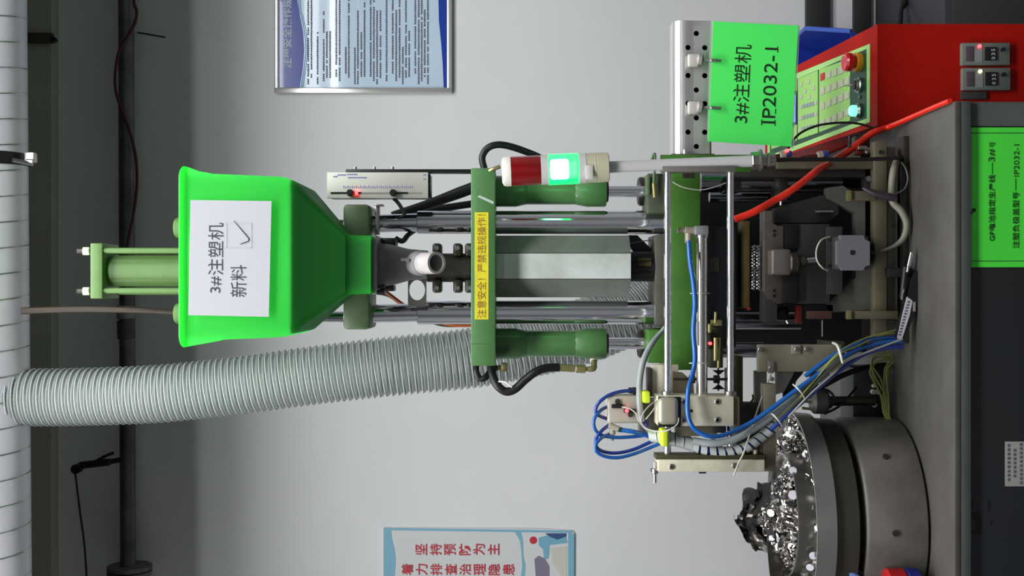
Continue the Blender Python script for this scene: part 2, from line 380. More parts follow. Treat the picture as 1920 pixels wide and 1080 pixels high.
while x < 812:
    lines.append(x); x += rnd.choice((5.6, 6.0, 6.0, 6.4, 11.5))
for x in lines:
    y = 158 - rnd.choice((0, 6, 12, 14, 20)); end = rnd.choice((-60, -60, -60, 20, 60, 90))
    while y > end:
        w_ = rnd.choice((3.0, 3.4, 2.4))
        if rnd.random() > .07: b.pbox(x - 1.3 - rnd.random() * .5, x + 1.2 + rnd.random() * .5, y - w_, y, yw - .0008, .0008, 0)
        y -= w_ + .7
b.build('small_print', inkg, pt, kind='stuff')
b = MB(); b.pbox(514, 523, -335, 173, yw - .006, .02, 1.2); b.build('frame_rail', stain, pt)
b = MB(); b.pbox(838, 847, -335, 173, yw - .006, .02, 1.2); b.build('frame_rail', stain, pt)
b = MB(); b.pbox(514, 847, 164, 174, yw - .007, .02, 1.2); b.build('frame_rail', stain, pt)
b = MB(); b.pbox(514, 847, -335, -325, yw - .006, .02, 1.2); b.build('frame_rail', stain, pt)
pt = thing('slogan_poster', P(900, 1100, yw + .008), 'white and light blue slogan poster with red writing low on the wall', 'poster')
ys = yw + .008
b = MB(); b.pprism([(719, 990), (1000, 991), (1072, 995), (1077, 1000), (1075, 1400), (719, 1400)], ys, .005); b.build('poster_sheet', mat('white_gloss_print', (218, 220, 220), .4), pt)
lb = mat('light_blue_print', (128, 184, 206), .4)
b = MB(); b.pprism([(719, 990), (733, 992), (735, 1010), (740, 1030), (742, 1050), (740, 1080), (745, 1400), (719, 1400)], ys - .001, .001); b.build('blue_border', lb, pt)
b = MB(); b.pprism([(719, 990), (1072, 995), (1072, 999), (719, 994)], ys - .0012, .001); b.build('blue_border', lb, pt)
b = MB(); b.pprism([(1065, 998), (1077, 1001), (1075, 1400), (1065, 1400)], ys - .001, .001); b.build('blue_border', lb, pt)
b = MB(); b.pprism([(964, 996), (976, 996), (980, 1010), (981, 1040), (985, 1060), (982, 1100), (978, 1130), (970, 1130), (979, 1062), (977, 1030), (974, 1012)], ys - .001, .001); b.build('wave_band', lb, pt)
b = MB(); b.pprism([(1010, 1008), (1030, 1003), (1060, 1003), (1064, 1018), (1030, 1022), (1030, 1036), (1028, 1048), (1020, 1048), (1018, 1030), (1010, 1022)], ys - .0011, .001); b.build('printed_figure', mat('blue_print_figure', (120, 176, 200), .5), pt)
b = MB(); b.pprism([(1022, 1000), (1062, 1000), (1062, 1006), (1045, 1012), (1030, 1006)], ys - .0012, .001); b.build('printed_figure', mat('dark_blue_print', (56, 86, 130), .5), pt)
b = MB(); b.disc(1000, 1013, ys - .0014, 7, .0012, 20); b.build('printed_ball', mat('print_red', (196, 44, 64), .5), pt)
b = MB(); b.pprism([(1002, 1048), (1010, 1042), (1022, 1048), (1030, 1062), (1030, 1090), (1005, 1090)], ys - .0012, .001); b.build('printed_figure', mat('mauve_print', (132, 124, 144), .5), pt)
b = MB(); b.pprism([(1032, 1028), (1063, 1024), (1063, 1120), (1052, 1080), (1036, 1056)], ys - .001, .0008); b.build('printed_panel', mat('cream_print', (208, 206, 196), .5), pt)
rp = mat('crimson_print', (196, 52, 66), .5)
for col, (chars, xs0, ytop) in enumerate((('坚持预防为主', 778, 1041), ('着力排查治理隐患', 752, 1078.5))):
    for i, ch in enumerate(chars): text('red_character', ch, rp, pt, xs0 + 22.5 + i * 27.1, ytop, ys - .0022, 21.5, 22, bold=.012)
# ================================================================ BENCH
TZ = CZ - .807
tb = thing('steel_bench', (-.4, .2, 0), 'long grey steel workbench with navy front panels', 'workbench')
XR = .341
b = MB(); b.box((-1.6, -.3, TZ - .012), (XR, .62, TZ), .002); b.build('bench_top', tabletop, tb)
b = MB(); b.box((-1.6, -.3, TZ - .03), (XR, -.288, TZ - .0125), .001); b.build('top_edge', trail, tb)
b = MB(); b.box((-1.6, -.288, 0.08), (XR - .012, -.27, TZ - .014), .001); b.build('front_panel', tfront, tb)
b = MB(); b.box((XR - .045, -.292, 0), (XR, -.24, TZ - .03), .003); b.build('leg', trail, tb)
b = MB(); b.box((XR - .045, .57, 0), (XR, .62, TZ - .013), .003); b.build('leg', trail, tb)
b = MB(); b.box((-1.6, -.292, 0), (-1.555, -.24, TZ - .03), .003); b.build('leg', trail, tb)
b = MB(); b.box((-1.6, .57, 0), (-1.555, .62, TZ - .013), .003); b.build('leg', trail, tb)
b = MB(); b.box((XR - .012, -.24, .08), (XR - .002, .57, TZ - .0125)); b.build('side_panel', trail, tb)
b = MB(); b.disc(1815, 226, -.298, 4.5, .006, 14, 1); b.build('screw', steel, tb)
b = MB(); b.pbox(1797, 1990, 239, 501, -.2905, .002, 0); lab = b.build('green_label', labg, tb, label='bright green paper label with black writing')
b = MB(); Yl = -.2908
for (x0, x1, y0, y1) in ((1805, 1990, 249, 250.2), (1805, 1990, 489, 490.2), (1805, 1806.2, 249, 490)): b.pbox(x0, x1, y0, y1, Yl, .0003, 0)
b.build('border_line', ink, lab)
gi = mat('faded_ink', (20, 52, 26), .6)
text('lettering', 'GP电池指定生产线', gi, lab, 1866, 452, Yl - .0005, 124, 12.5, bold=.012)
text('lettering', '—', gi, lab, 1861, 327, Yl - .0005, 22, 1.2)
text('lettering', '3#', gi, lab, 1866, 303, Yl - .0005, 24, 12.5)
text('lettering', '号', gi, lab, 1866, 277, Yl - .0005, 11, 11)
text('lettering', '注塑负极盖型号', gi, lab, 1911, 466, Yl - .0005, 106, 12.5, bold=.012)
text('lettering', '—', gi, lab, 1905, 358, Yl - .0005, 24, 1.2)
text('lettering', 'IP2032-1', gi, lab, 1911, 331, Yl - .0005, 60, 10)
for (x, y, r) in ((1826, 394, 4), (1806, 319, 3), (1804, 424, 2.6), (1822, 399, 2.4)): b = MB(); b.disc(x, y, Yl, r, .0004, 9); b.build('burn_mark', voidm, lab)
for pl in ([(1812, 938), (1826, 940), (1824, 950), (1815, 952)], [(1818, 962), (1838, 958), (1842, 972), (1840, 1003), (1822, 1001), (1830, 985)], [(1852, 934), (1858, 940), (1856, 962), (1850, 955)], [(1856, 975), (1861, 978), (1856, 990)]):
    b = MB(); b.pprism(pl, -.2885, .0006); b.build('scribble_mark', voidm, tb)
b = MB(); b.pbox(1885, 1990, 828, 912, -.2905, .002, .4); lab = b.build('white_label', mat('grey_white_label', (150, 150, 144), .5), tb, label='small off-white rating label with rows of tiny print')
b = MB()
for (x, ya, yb) in ((1892, 902, 834), (1903, 895, 846), (1915, 908, 834)):
    y = ya
    while y > yb: b.pbox(x - 2.6, x + 2.6, y - 5.4, y, Yl, .0003, 0); y -= 8
b.build('small_print', inkg, lab, kind='stuff')
# ================================================================ CONTROL CONSOLE
Yc = .05; zc = CZ - 685 * S(Yc); XL = .345; XC = P(1645, 45, Yc).x
Yb = .74; zb = CZ - .69; slope = math.atan2(zb - zc, Yb - Yc)
con = thing('control_console', ((XL + XC) / 2, .4, 0), 'orange-red control console with sloping light green keypad', 'console')
b = MB(); b.prism([(XL, Yc, .05), (XL, Yc, zc), (XL, Yb, zb), (XL, Yb, .05)], (XC - XL, 0, 0)); b.build('housing', redp, con)
b = MB(); b.box((XL + .02, Yc + .03, 0), (XC - .02, Yb - .03, .05)); b.build('plinth', black, con)
Rp = Matrix.Rotation(slope, 3, 'X')
nrm = Rp @ Vector((0, 0, 1)); o0 = Vector((XL, Yc, zc))
eye = Vector((0, -DC, CZ))
def onp(px, py, h=0):                      # where the line of sight meets the sloping panel, h above it
    d = P(px, py, 0) - eye; t = (o0 + nrm * h - eye).dot(nrm) / d.dot(nrm); return eye + d * t
def slab(pxs, h0, h1):
    pts = [onp(x, y, 0) for x, y in pxs]; b = MB(); return b.prism([p + nrm * h0 for p in pts], nrm * (h1 - h0))
kb = slab([(1632, 82), (1632, 229), (1440, 301), (1440, 160)], 0, .0015).build('keypad_panel', mat('light_green_panel', (170, 222, 130), .4), con)
slab([(1626, 92), (1626, 222), (1445, 291), (1445, 170)], .0015, .0022).build('dark_green_band', mat('dark_green_print', (14, 66, 42), .4), kb)
lg = mat('keypad_green', (158, 212, 112), .45)
slab([(1596, 110), (1596, 226), (1538, 248), (1538, 130)], .0022, .0030).build('key_field', lg, kb)
slab([(1535.5, 132), (1535.5, 249), (1498, 262), (1498, 148)], .0022, .0030).build('key_field', lg, kb)
slab([(1496, 149), (1496, 263), (1448, 280), (1448, 170)], .0022, .0030).build('key_field', lg, kb)
slab([(1496.5, 170), (1496.5, 233), (1474, 242), (1474, 176)], .0030, .0050).build('screen_bezel', mat('navy_plastic', (40, 40, 110), .3), kb)
slab([(1495, 177), (1495, 228), (1476, 235), (1476, 182)], .0050, .0054).build('display_screen', mat('lit_screen', (120, 150, 255), .3, emit=(140, 165, 255), es=.9), kb)
km = mat('grey_key', (196, 192, 176), .4); kr = mat('red_key', (196, 40, 46), .4); kbm = mat('blue_grey_key', (150, 158, 170), .4)
def key(px, py, wx, wy, m, nm='key'):
    p = onp(px, py, .003); b = MB()
    b.box(p + Vector((-wx / 2, -wy / 2, 0)) - p, p + Vector((wx / 2, wy / 2, .0022)) - p, .0008)
    b.v = [tuple(p + Rp @ Vector(v)) for v in b.v]; return b.build(nm, m, kb)
rows = [((1543, 144), (1589, 128)), ((1543, 171), (1589, 152)), ((1543, 199), (1589, 179)), ((1543, 232), (1589, 211)), ((1543, 246 - 2), (1589, 228 - 2))][:4]
for ri, ((xa, ya), (xb, yb)) in enumerate(rows):
    for i in range(5): t = i / 4; key(xa + (xb - xa) * t, ya + (yb - ya) * t, .017, .024, kr if (ri == 0 and i == 0) else km, 'red_key' if (ri == 0 and i == 0) else 'key')
for (xa, ya, xb, yb) in ((1502, 201, 1530, 193), (1502, 222, 1530, 214), (1502, 243, 1530, 236)):
    for i in range(6): t = i / 5; key(xa + (xb - xa) * t, ya + (yb - ya) * t, .010, .013, kbm if 0 < i < 5 else km)
for (x, y) in ((1517, 153), (1526, 165), (1510, 171), (1518, 182), (1503, 159), (1503, 182)): key(x, y, .010, .013, km, 'arrow_key')
def knobp(px, py, h): return onp(px, py, h)
p = onp(1612, 117, .002); es = MB().cyl(p, p + nrm * .012, .021, 28).build('emergency_stop', mat('amber_plastic', (214, 150, 30), .4), con, label='red mushroom emergency stop on a yellow collar')
MB().lathe([(.013, 0), (.013, .006), (.020, .009), (.0205, .020), (.017, .024), (.0, .024)], p + nrm * .012, nrm, 28).build('mushroom_head', mat('stop_red', (200, 16, 34), .3, coat=.4), es)
b = MB()
for a0 in (0.3, 2.4, 4.5):
    q1 = nrm.orthogonal().normalized(); q2 = nrm.cross(q1)
    b.tube([p + nrm * .0363 + (q1 * math.cos(a0 + t * .3) + q2 * math.sin(a0 + t * .3)) * .0145 for t in range(5)], .0009, 5)
b.build('arrow_mark', mat('pink_print', (232, 170, 176), .5), es)
p = onp(1613, 160, .002); ks = MB().lathe([(.016, 0), (.017, .006), (.0135, .008), (.0135, .012), (.011, .013), (.011, .007), (0, .007)], p, nrm, 26).build('key_switch', steel, con, label='chrome ringed black key switch with a key in it')
MB().cyl(p + nrm * .007, p + nrm * .016, .0108, 20).build('switch_core', blackp, ks)
MB().box(p + nrm * .016 - Vector((.0015, .003, 0)), p + nrm * .040 + Vector((.0015, .010, 0)), .001).build('key', whitep, ks)
p = onp(1613, 182, .002); MB().cyl(p, p + nrm * .003, .005, 16).build('blank_plug', mat('grey_plug', (90, 90, 92), .4), con)
p = onp(1612, 208, .002); gl = MB().lathe([(.016, 0), (.017, .006), (.0135, .010), (.0, .010)], p, nrm, 26).build('lamp_button', steel, con, label='lit green push button in a chrome ring')
MB().lathe([(.0125, 0), (.0125, .010), (.009, .014), (0, .015)], p + nrm * .009, nrm, 24).build('lens', mat('lit_green_lens', (120, 255, 200), .3, emit=(130, 255, 205), es=1.2), gl)
# two counters let into its front
Yf = Yc - .012
for j, (y0, y1) in enumerate(((80, 122), (127, 169))):
    b = MB(); b.pbox(1804 + j, 1894 + j, y0, y1, Yf, .03, 1.5); tm = b.build('timer_unit', mat('timer_grey', (112, 118, 112), .45), con, label='grey timer unit with a %s light' % ('red', 'yellow')[j])
    b = MB(); b.pbox(1811 + j, 1826 + j, y0 + 7, y1 - 7, Yf - .001, .001, .3); b.build('tinted_window', mat('smoky_window', (88, 76, 84), .15), tm)
    b = MB(); b.pbox(1828 + j, 1842 + j, y0 + 12, y1 - 5, Yf - .0008, .0008, 0); b.build('scale_strip', mat('timer_grey_light', (140, 144, 140), .5), tm)
    b = MB(); b.disc(1837.5 + j, y0 + 6.5, Yf - .003, 3.4, .003); b.build('indicator_light', (ledr, ledy)[j], tm)
    b = MB(); b.pbox(1847 + j, 1870 + j, y0 + 8, y1 - 9, Yf - .003, .003, .8); dd = b.build('thumbwheel_display', blackp, tm)
    for i, dgt in enumerate(('0', '3', '5')): text('digit', dgt, whitep, dd, 1866 + j - i * 0, y0 + 31 - i * 7.5 + 0, Yf - .0036, 4.4, 7)
    b = MB(); b.disc(1882 + j, y0 + 12, Yf - .008, 3.6, .008); b.build('knob', blackp, tm)
b = MB(); b.pbox(1802, 1850, 172, 186, Yc - .006, .006, .5); b.build('lower_plate', mat('dark_grey_plate', (60, 64, 62), .5), con)
# ================================================================ CRATE, CABINET, RAILS AT THE RIGHT
cb = thing('storage_cabinet', (.9, .95, 0), 'dark grey steel cabinet behind the orange console', 'cabinet')
b = MB(); b.box((.60, .69, 0), (1.6, 1.28, .44), .004); b.build('body', mat('dark_grey_steel', (66, 66, 70), .5, .2), cb)
b = MB(); b.box((.62, .684, .03), (1.09, .69, .42), .002); b.build('door', mat('dark_grey_steel', (66, 66, 70)), cb)
b = MB(); b.box((1.11, .684, .03), (1.58, .69, .42), .002); b.build('door', mat('dark_grey_steel', (66, 66, 70)), cb)
b = MB(); b.box((1.05, .67, .22), (1.07, .685, .30), .003); b.build('handle', black, cb)
bl = mat('blue_crate_plastic', (24, 52, 150), .4, coat=.2); bll = mat('blue_crate_edge', (70, 104, 200), .35)
cr_ = thing('blue_crate', (.56, .95, .585), 'deep blue open-fronted plastic bin behind the console', 'crate')
Yk = .86; x0, x1 = .40, P(1520, 35, Yk).x; z0, z1 = .441, CZ - (1512 - 960) * S(Yk + .12)
th = .005; z2 = z0 + .20
def xo(z, sgn): return (x1 if sgn > 0 else x0) - sgn * .11 * (1 - (z - z0) / (z1 - z0))
b = MB(); b.box((x0 + .10, Yk, z0), (x1 - .105, 1.18, z0 + th)); b.build('floor_panel', bl, cr_)
for sgn in (1, -1):
    q = [(Yk, z0 + th), (Yk, z2), (Yk + .12, z1), (1.18, z1), (1.18, z0 + th)]
    b = MB(); b.prism([(xo(z, sgn), y, z) for y, z in q], (-sgn * th, 0, 0)); b.build('side_panel', bl, cr_)
    b = MB(); b.tube([(xo(z2, sgn), Yk - .002, z2), (xo(z1, sgn), Yk + .12, z1 + .002), (xo(z1, sgn), 1.185, z1 + .002)], .0065, 6, smooth=False); b.build('rim', bll, cr_)
    b = MB(); b.tube([(xo(z0 + .01, sgn) + sgn * .003, Yk + .13, z0 + .01), (xo(z1, sgn) + sgn * .003, Yk + .13, z1)], .004, 6, smooth=False); b.build('rib', bll, cr_)
b = MB(); b.prism([(xo(z0 + th, -1) + th, 1.175, z0 + th), (xo(z0 + th, 1) - th, 1.175, z0 + th), (x1 - th, 1.175, z1), (x0 + th, 1.175, z1)], (0, .005, 0)); b.build('back_panel', bl, cr_)
b = MB(); b.prism([(xo(z0 + th, -1) + th, Yk, z0 + th), (xo(z0 + th, 1) - th, Yk, z0 + th), (xo(z2, 1) - th, Yk, z2), (xo(z2, -1) + th, Yk, z2)], (0, .005, 0)); b.build('front_lip', bl, cr_)
b = MB(); b.tube([(x0, 1.185, z1 + .002), (x1, 1.185, z1 + .002)], .006, 6, smooth=False); b.build('rim', bll, cr_)
rk = mat('rail_dark', (52, 54, 54), .45, .2)
for (xa, xb, yy) in ((1511, 1557, 1.282), (1600, 1634, 1.284)):
    b = MB(); q0 = P(xa, 40, yy); q1 = P(xb, -400, yy); b.box((.62, yy, q1.z), (2.2, WY, q0.z), .004); struct(b.build('trim_2', rk))
b = MB(); b.ptube([(1702, -60, 1.0), (1696, 0, .98), (1690, 18, .96), (1688, 36, .94), (1684, 60, .92)], [4, 8, 4, 5, 7], 8); tag(b.build('black_strap', black), 'short black strap lying across the top of the dark cabinet', 'strap')
# ================================================================ THE INJECTION PRESS
im = thing('injection_press', P(1690, 500, .02), 'green vertical plastic injection press with chrome tie bars on the bench', 'machine')
def part(b, n, m, parent=None, **k): return b.build(n, m, im if parent is None else parent, **k)
# top cylinder
YT = .07
b = MB(); b.pcyl(203, 508, 560, 508, YT, 29, 32, 4); tc_ = part(b, 'top_cylinder', greenl)
b = MB(); b.pbox(169, 192, 456, 560, YT - .052, .104, 2); part(b, 'end_plate', greenl, tc_)
for (yy, Yq) in ((470, .028), (545, .028), (472, .112), (547, .112)):
    b = MB(); b.pcyl(192, yy, 600, yy, Yq, 5.6, 14); part(b, 'tie_rod', greenl, tc_)
    b = MB(); b.pcyl(156, yy, 169, yy, Yq, 7.2, 6, 1); part(b, 'nut', mat('pale_nut', (178, 190, 150), .4, .3), tc_)
    b = MB(); b.pcyl(145, yy, 156, yy, Yq, 4, 12); part(b, 'stud', dmet, tc_)
b = MB(); b.pbox(556, 585, 455, 562, YT - .052, .11, 2); part(b, 'base_flange', greenl, tc_)
b = MB(); b.pbox(352, 376, 402, 606, -.03, .075, 2); part(b, 'upper_crosshead', greenb)
for yy in (427, 588):
    b = MB(); b.pcyl(329, yy, 352, yy, .01, 19, 20, 3); part(b, 'tie_bar_cap', greenl)
    b = MB(); b.pcyl(376, yy - (2 if yy < 500 else -2), 645, yy - (6 if yy < 500 else -6), .01, 10, 20); part(b, 'upper_rod', chrome)
b = MB()
b.pbox(643, 693, 383, 618, -.062, .12, 7, seg=2); part(b, 'middle_crosshead', greenb)
for (ya, yb) in ((378, 452), (548, 614)):
    pass
# tie bars
for (yc, yc2) in ((420, 417), (588, 586)):
    b = MB(); b.pcyl(690, yc, 784, yc2, 0, 17, 36); tb_ = part(b, 'tie_bar', chrome)
    b = MB(); b.pcyl(783, yc2, 1245, yc2, 0, 22, 40, 1); part(b, 'chrome_sleeve', chrome, tb_)
b = MB(); b.pbox(703, 711, 384, 440, -.03, .02, .6); b.pbox(703, 718, 383, 386, -.05, .03, .4); part(b, 'angle_bracket', steel)
# feed throat below the hopper
Yt = -.11
b = MB(); b.loft([(P(0, 497, Yt).x, Yt, P(0 + 706, 0, Yt).z, .044, .04, .012), (P(0, 497, Yt).x, Yt, P(735, 0, Yt).z, .040, .04, .014), (P(0, 496, Yt).x, Yt + .02, P(766, 0, Yt).z, .031, .034, .014), (P(0, 496, Yt).x, Yt + .02, P(800, 0, Yt).z, .028, .03, .014)]); ft = part(b, 'feed_throat', castm)
b = MB(); b.pbox(697, 706, 441, 552, Yt - .05, .10, 1.5); part(b, 'throat_flange', mat('grey_flange', (160, 158, 156), .4, .3), ft)
for (x, y) in ((712, 462), (712, 536), (718, 548)): b = MB(); b.pcyl(706, y, 722, y, Yt - .03, 5.5, 6, 1); part(b, 'bolt', blackp, ft)
b = MB(); b.pbox(714, 742, 446, 462, Yt + .03, .05, 3); part(b, 'side_lug', black, ft)
b = MB(); b.pbox(712, 738, 534, 546, Yt + .02, .05, 3); part(b, 'side_lug', black, ft)
b = MB(); b.ptube([(742, 447, -.03), (755, 452, -.02), (766, 440, 0), (785, 428, .04), (820, 412, .06)], 5, 8); part(b, 'cable', black, ft)
b = MB(); b.pcyl(752, 487, 764, 487, Yt - .03, 4, 12); b.disc(764, 487, Yt - .035, 4, .02); part(b, 'grease_nipple', steel, ft)
# barrel collar with bolt lugs
b = MB(); b.pcyl(800, 502, 884, 502, -.02, 27, 32, 2); bc = part(b, 'barrel_collar', dmet)
for x in (819, 858, 880):
    for (ya, yb, yh) in ((456, 480, 465), (524, 549, 540)):
        b = MB(); b.pbox(x - 8.5, x + 8.5, ya, yb, -.05, .05, 5, seg=3); lg_ = part(b, 'lug', dmet, bc)
        b = MB(); b.disc(x, yh, -.054, 4, .006, 12); part(b, 'bolt', steel, bc)
b = MB()
cx, cy = 782, 544
ring = []
outer = [(764.5, 514), (799, 514), (799.5, 577), (765.5, 573)]
bm = bmesh.new()
N = 40; Yh = -.045
vo = []; vi = []
def outp(a):
    dx, dy = math.cos(a), math.sin(a); t = min((17.2 / abs(dx)) if abs(dx) > 1e-6 else 1e9, ((30 if dy < 0 else 31) / abs(dy)) if abs(dy) > 1e-6 else 1e9); return (cx + dx * t, cy + dy * t)
vs_ = []
for i in range(N):
    a = 2 * PI * i / N
    for (px_, py_) in (outp(a), (cx + 15 * math.cos(a), cy + 19 * math.sin(a))):
        for Y_ in (Yh, Yh + .006): vs_.append(P(px_, py_, Yh) + Vector((0, Y_ - Yh, 0)))
fs_ = []
for i in range(N):
    j = (i + 1) % N; A = 4 * i; B = 4 * j
    fs_ += [(A, B, B + 2, A + 2), (A + 1, A + 3, B + 3, B + 1), (A, A + 1, B + 1, B), (A + 2, B + 2, B + 3, A + 3)]
bm.free(); b.add(vs_, fs_); part(b, 'ring_plate', gmet)
# white elbow stub that points at the room
p0 = P(782, 494, -.115); p1 = P(822, 494, -.115) + Vector((0, -.052, 0)); ax = (p1 - p0)
b = MB(); b.lathe([(.020, -.012), (.0215, 0), (.0215, ax.length), (.0165, ax.length), (.0165, ax.length * .3), (0, ax.length * .3)], p0, ax, 32); el = part(b, 'feed_spout', mat('worn_white_pipe', (206, 198, 196), .45, dirt=(160, 156, 158), vscale=18), ft)
b = MB(); b.lathe([(.0225, 0), (.024, .004), (.024, .026), (.0225, .03)], p0 - ax.normalized() * .010, ax, 32); part(b, 'spout_socket', mat('grey_socket', (138, 136, 138), .5), ft)
# top platen with its warning label
b = MB(); b.pbox(883, 929, 315, 686, -.115, .215, 2.2); tp = part(b, 'top_platen', green)
b = MB(); b.pbox(890, 916, 398, 599, -.1158, .0008, 0); yl = part(b, 'warning_label', yel, tp, label='yellow warning strip with red-brown writing')
text('lettering', '注意安全！严禁违规操作！', mat('rust_print', (150, 96, 30), .6), yl, 911.5, 596, -.1163, 194, 17)
b = MB(); b.prism([P(895, 369, -.1155), P(899, 366, -.1155), P(926, 378, -.1155), (P(925, 383, -.1155))], (0, .0004, 0)); part(b, 'paint_scratch', mat('scratch_grey', (176, 190, 184), .5), tp)
b = MB(); b.pbox(882.4, 929.4, 644.4, 645.4, -.1152, .001, 0); part(b, 'seam', greend, tp)
# injection cylinders left and right
for (yc, h1, h2, rc) in ((359, 29.5, 24.5, 10.5), (644, 29.5, 24.5, 11)):
    kk = S(0)
    b = MB(); b.pcyl(988, yc, 1078, yc, 0, h2, 36); hc = part(b, 'injection_cylinder', green)
    b = MB(); b.lathe([(h1 * kk, 0), (h1 * kk, 38 * kk), (h2 * 1.02 * kk, 58 * kk), (h2 * .97 * kk, 60 * kk)], P(929, yc, 0), P(990, yc, 0) - P(929, yc, 0), 12); part(b, 'end_cap', green, hc)
    b = MB(); b.lathe([(h2 * .97 * kk, 0), (h2 * 1.02 * kk, 2 * kk), (h1 * kk, 24 * kk), (h1 * kk, 58 * kk), (h1 * .96 * kk, 60 * kk)], P(1076, yc, 0), P(1136, yc, 0) - P(1076, yc, 0), 12); part(b, 'end_cap', green, hc)
    b = MB(); b.pcyl(1136, yc, 1140, yc, 0, 20, 24); part(b, 'rod_seal', black, hc)
    b = MB(); b.pcyl(1140, yc, 1216, yc, 0, rc, 24); part(b, 'piston_rod', chrome, hc)
    b = MB(); b.pcyl(1196, yc, 1214, yc, .03, 27, 24, 3); part(b, 'rod_nut', dmet, hc)
# heater cover: eight sheet panels round the barrel
hc = None; Rw = 57 * S(0); cc = P(1052, 500, 0); zt = P(931, 0, 0).z; zb_ = P(1177, 0, 0).z
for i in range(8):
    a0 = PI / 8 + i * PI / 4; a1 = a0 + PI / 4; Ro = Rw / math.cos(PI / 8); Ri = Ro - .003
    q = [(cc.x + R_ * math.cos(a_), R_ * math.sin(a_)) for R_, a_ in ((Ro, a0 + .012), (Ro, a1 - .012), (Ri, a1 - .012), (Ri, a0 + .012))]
    b = MB(); b.prism([Vector((x, y, zb_)) for x, y in q], (0, 0, zt - zb_)); part(b, 'heater_cover_panel', alu if i == 5 else alu_shade)  # front panel in the lit tone, all others with painted shade
b = MB(); b.lathe([(Rw * .97, 0), (Rw * .97, .003)], (cc.x, 0, zb_ + .002), (0, 0, 1), 8); part(b, 'cover_end_plate', gmet)
b = MB(); b.pcyl(884, 500, 935, 500, 0, 34, 24); part(b, 'barrel', dmet)
b = MB(); b.pcyl(1177, 500, 1226, 500, 0, 28, 28, 2); hb = part(b, 'heater_band', voidm)
b = MB(); b.pbox(1196, 1222, 484, 500, -.034, .008, 2); part(b, 'band_terminal', brassd, hb)
for yy in (488, 500, 512): b = MB(); b.ptube([(1178, yy, -.033), (1200, yy + 3, -.036), (1222, yy, -.033)], 1.6, 6); part(b, 'heater_wire', voidm, hb)
b = MB(); b.pprism([(1178, 441), (1195, 441), (1228, 473), (1222, 486), (1192, 478), (1178, 458)], .05, .02); part(b, 'belt_strap', black)
b = MB(); b.ptube([(1176, 458, .04), (1200, 453, .04), (1232, 449, .04)], 1, 6); part(b, 'thin_wire', whitew)
# lower platen
b = MB(); b.pbox(1258, 1313, 318, 694, -.06, .20, 2); lp = part(b, 'lower_platen', greend)
b = MB(); b.pbox(1228, 1259, 440, 612, -.03, .12, 2); part(b, 'platen_flange', gmet, lp)
b = MB(); b.pbox(1214, 1259, 325, 400, -.05, .10, 3); part(b, 'platen_lug', mat('dirty_green', (82, 96, 70), .5, dirt=(66, 66, 58), vscale=20), lp)
b = MB(); b.pbox(1214, 1259, 618, 681, -.05, .10, 4); part(b, 'platen_lug', greend, lp)
b = MB(); b.pbox(1213, 1219, 330, 365, -.055, .03, 1); b.ptube([(1219, 320, -.06), (1222, 300, -.06), (1228, 290, -.06), (1226, 340, -.06), (1226, 368, -.06)], 2.6, 8); part(b, 'limit_switch', greenb, lp)
b = MB(); b.pcyl(1226, 343, 1228, 371, -.075, 4, 12, 1); part(b, 'pin', brass, lp)
b = MB(); b.ptube([(1261, 341, -.064), (1280, 351, -.07), (1310, 356, -.07), (1335, 352, -.07), (1361, 343, -.065)], 1.1, 6); part(b, 'lead_seal_wire', whitew, lp)
b = MB(); b.pbox(1280, 1302, 318, 334, -.0606, .001, 1); part(b, 'grime_patch', dmet, lp)
# columns below and the mould space
for (yc, xa, xb, Y_, r_) in ((342, 1313, 1575, .05, 19), (370, 1330, 1480, .10, 9), (655, 1313, 1430, .02, 16), (600, 1313, 1500, .14, 18)):
    b = MB(); b.pcyl(xa, yc, xb, yc, Y_, r_, 28); part(b, 'column', chromed)
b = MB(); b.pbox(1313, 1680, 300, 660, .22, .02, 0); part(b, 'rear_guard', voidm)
b = MB(); b.pbox(1360, 1390, 330, 360, .0, .06, 2); part(b, 'column_collar', dmet)
b = MB(); b.pbox(1460, 1478, 322, 380, -.0, .08, 2); part(b, 'column_collar', dmet)
b = MB(); b.pbox(1313, 1380, 425, 652, -.03, .16, 1.5); mp = part(b, 'mould_plate', mat('blued_steel', (30, 32, 38), .4, .4))
b = MB(); b.pbox(1332, 1349, 482, 510, -.032, .004, 1); part(b, 'stamped_tag', dmet, mp)
b = MB(); b.pbox(1390, 1406, 414, 578, -.015, .04, 1.5); part(b, 'brass_strip', brassd)
b = MB(); b.pbox(1402, 1408, 576, 582, -.02, .04, 1); part(b, 'red_stop', mat('dark_red_plastic', (120, 22, 26), .5))
for xx in (1412.5, 1421.5):
    pts = []
    for i in range(14 * 12):
        a = 2 * PI * i / 12; pts.append(P(xx + 3.8 * math.cos(a), 460 + i * 84 / 168, -.02 - .0042 * (1 + math.sin(a))))
    b = MB(); b.tube(pts, .0013, 5, smooth=False); part(b, 'coil_spring', chrome)
b = MB(); b.pprism([(1434, 395), (1448, 395), (1448, 418), (1458, 424), (1470, 424), (1470, 568), (1458, 570), (1440, 560), (1434, 545)], -.05, .05); cpl = part(b, 'clamp_plate', mat('clamp_plate_grey', (100, 92, 86), .5, .3, var=.2, vscale=30))
b = MB(); b.pprism([(1434, 545), (1440, 560), (1457, 571), (1457, 604), (1436, 604), (1433, 596)], -.045, .05); part(b, 'lower_plate', mat('dull_grey_plate', (70, 70, 68), .5, .3), cpl)
for (x, y) in ((1452, 433), (1452, 441), (1452, 545), (1452, 555)): b = MB(); b.disc(x, y, -.0512, 3, .002, 12); part(b, 'screw_hole', voidm, cpl)
b = MB(); b.pbox(1447, 1484, 467, 516, -.085, .04, 5, seg=3); part(b, 'coupling_block', mat('coupling_grey', (122, 112, 106), .45, .4))
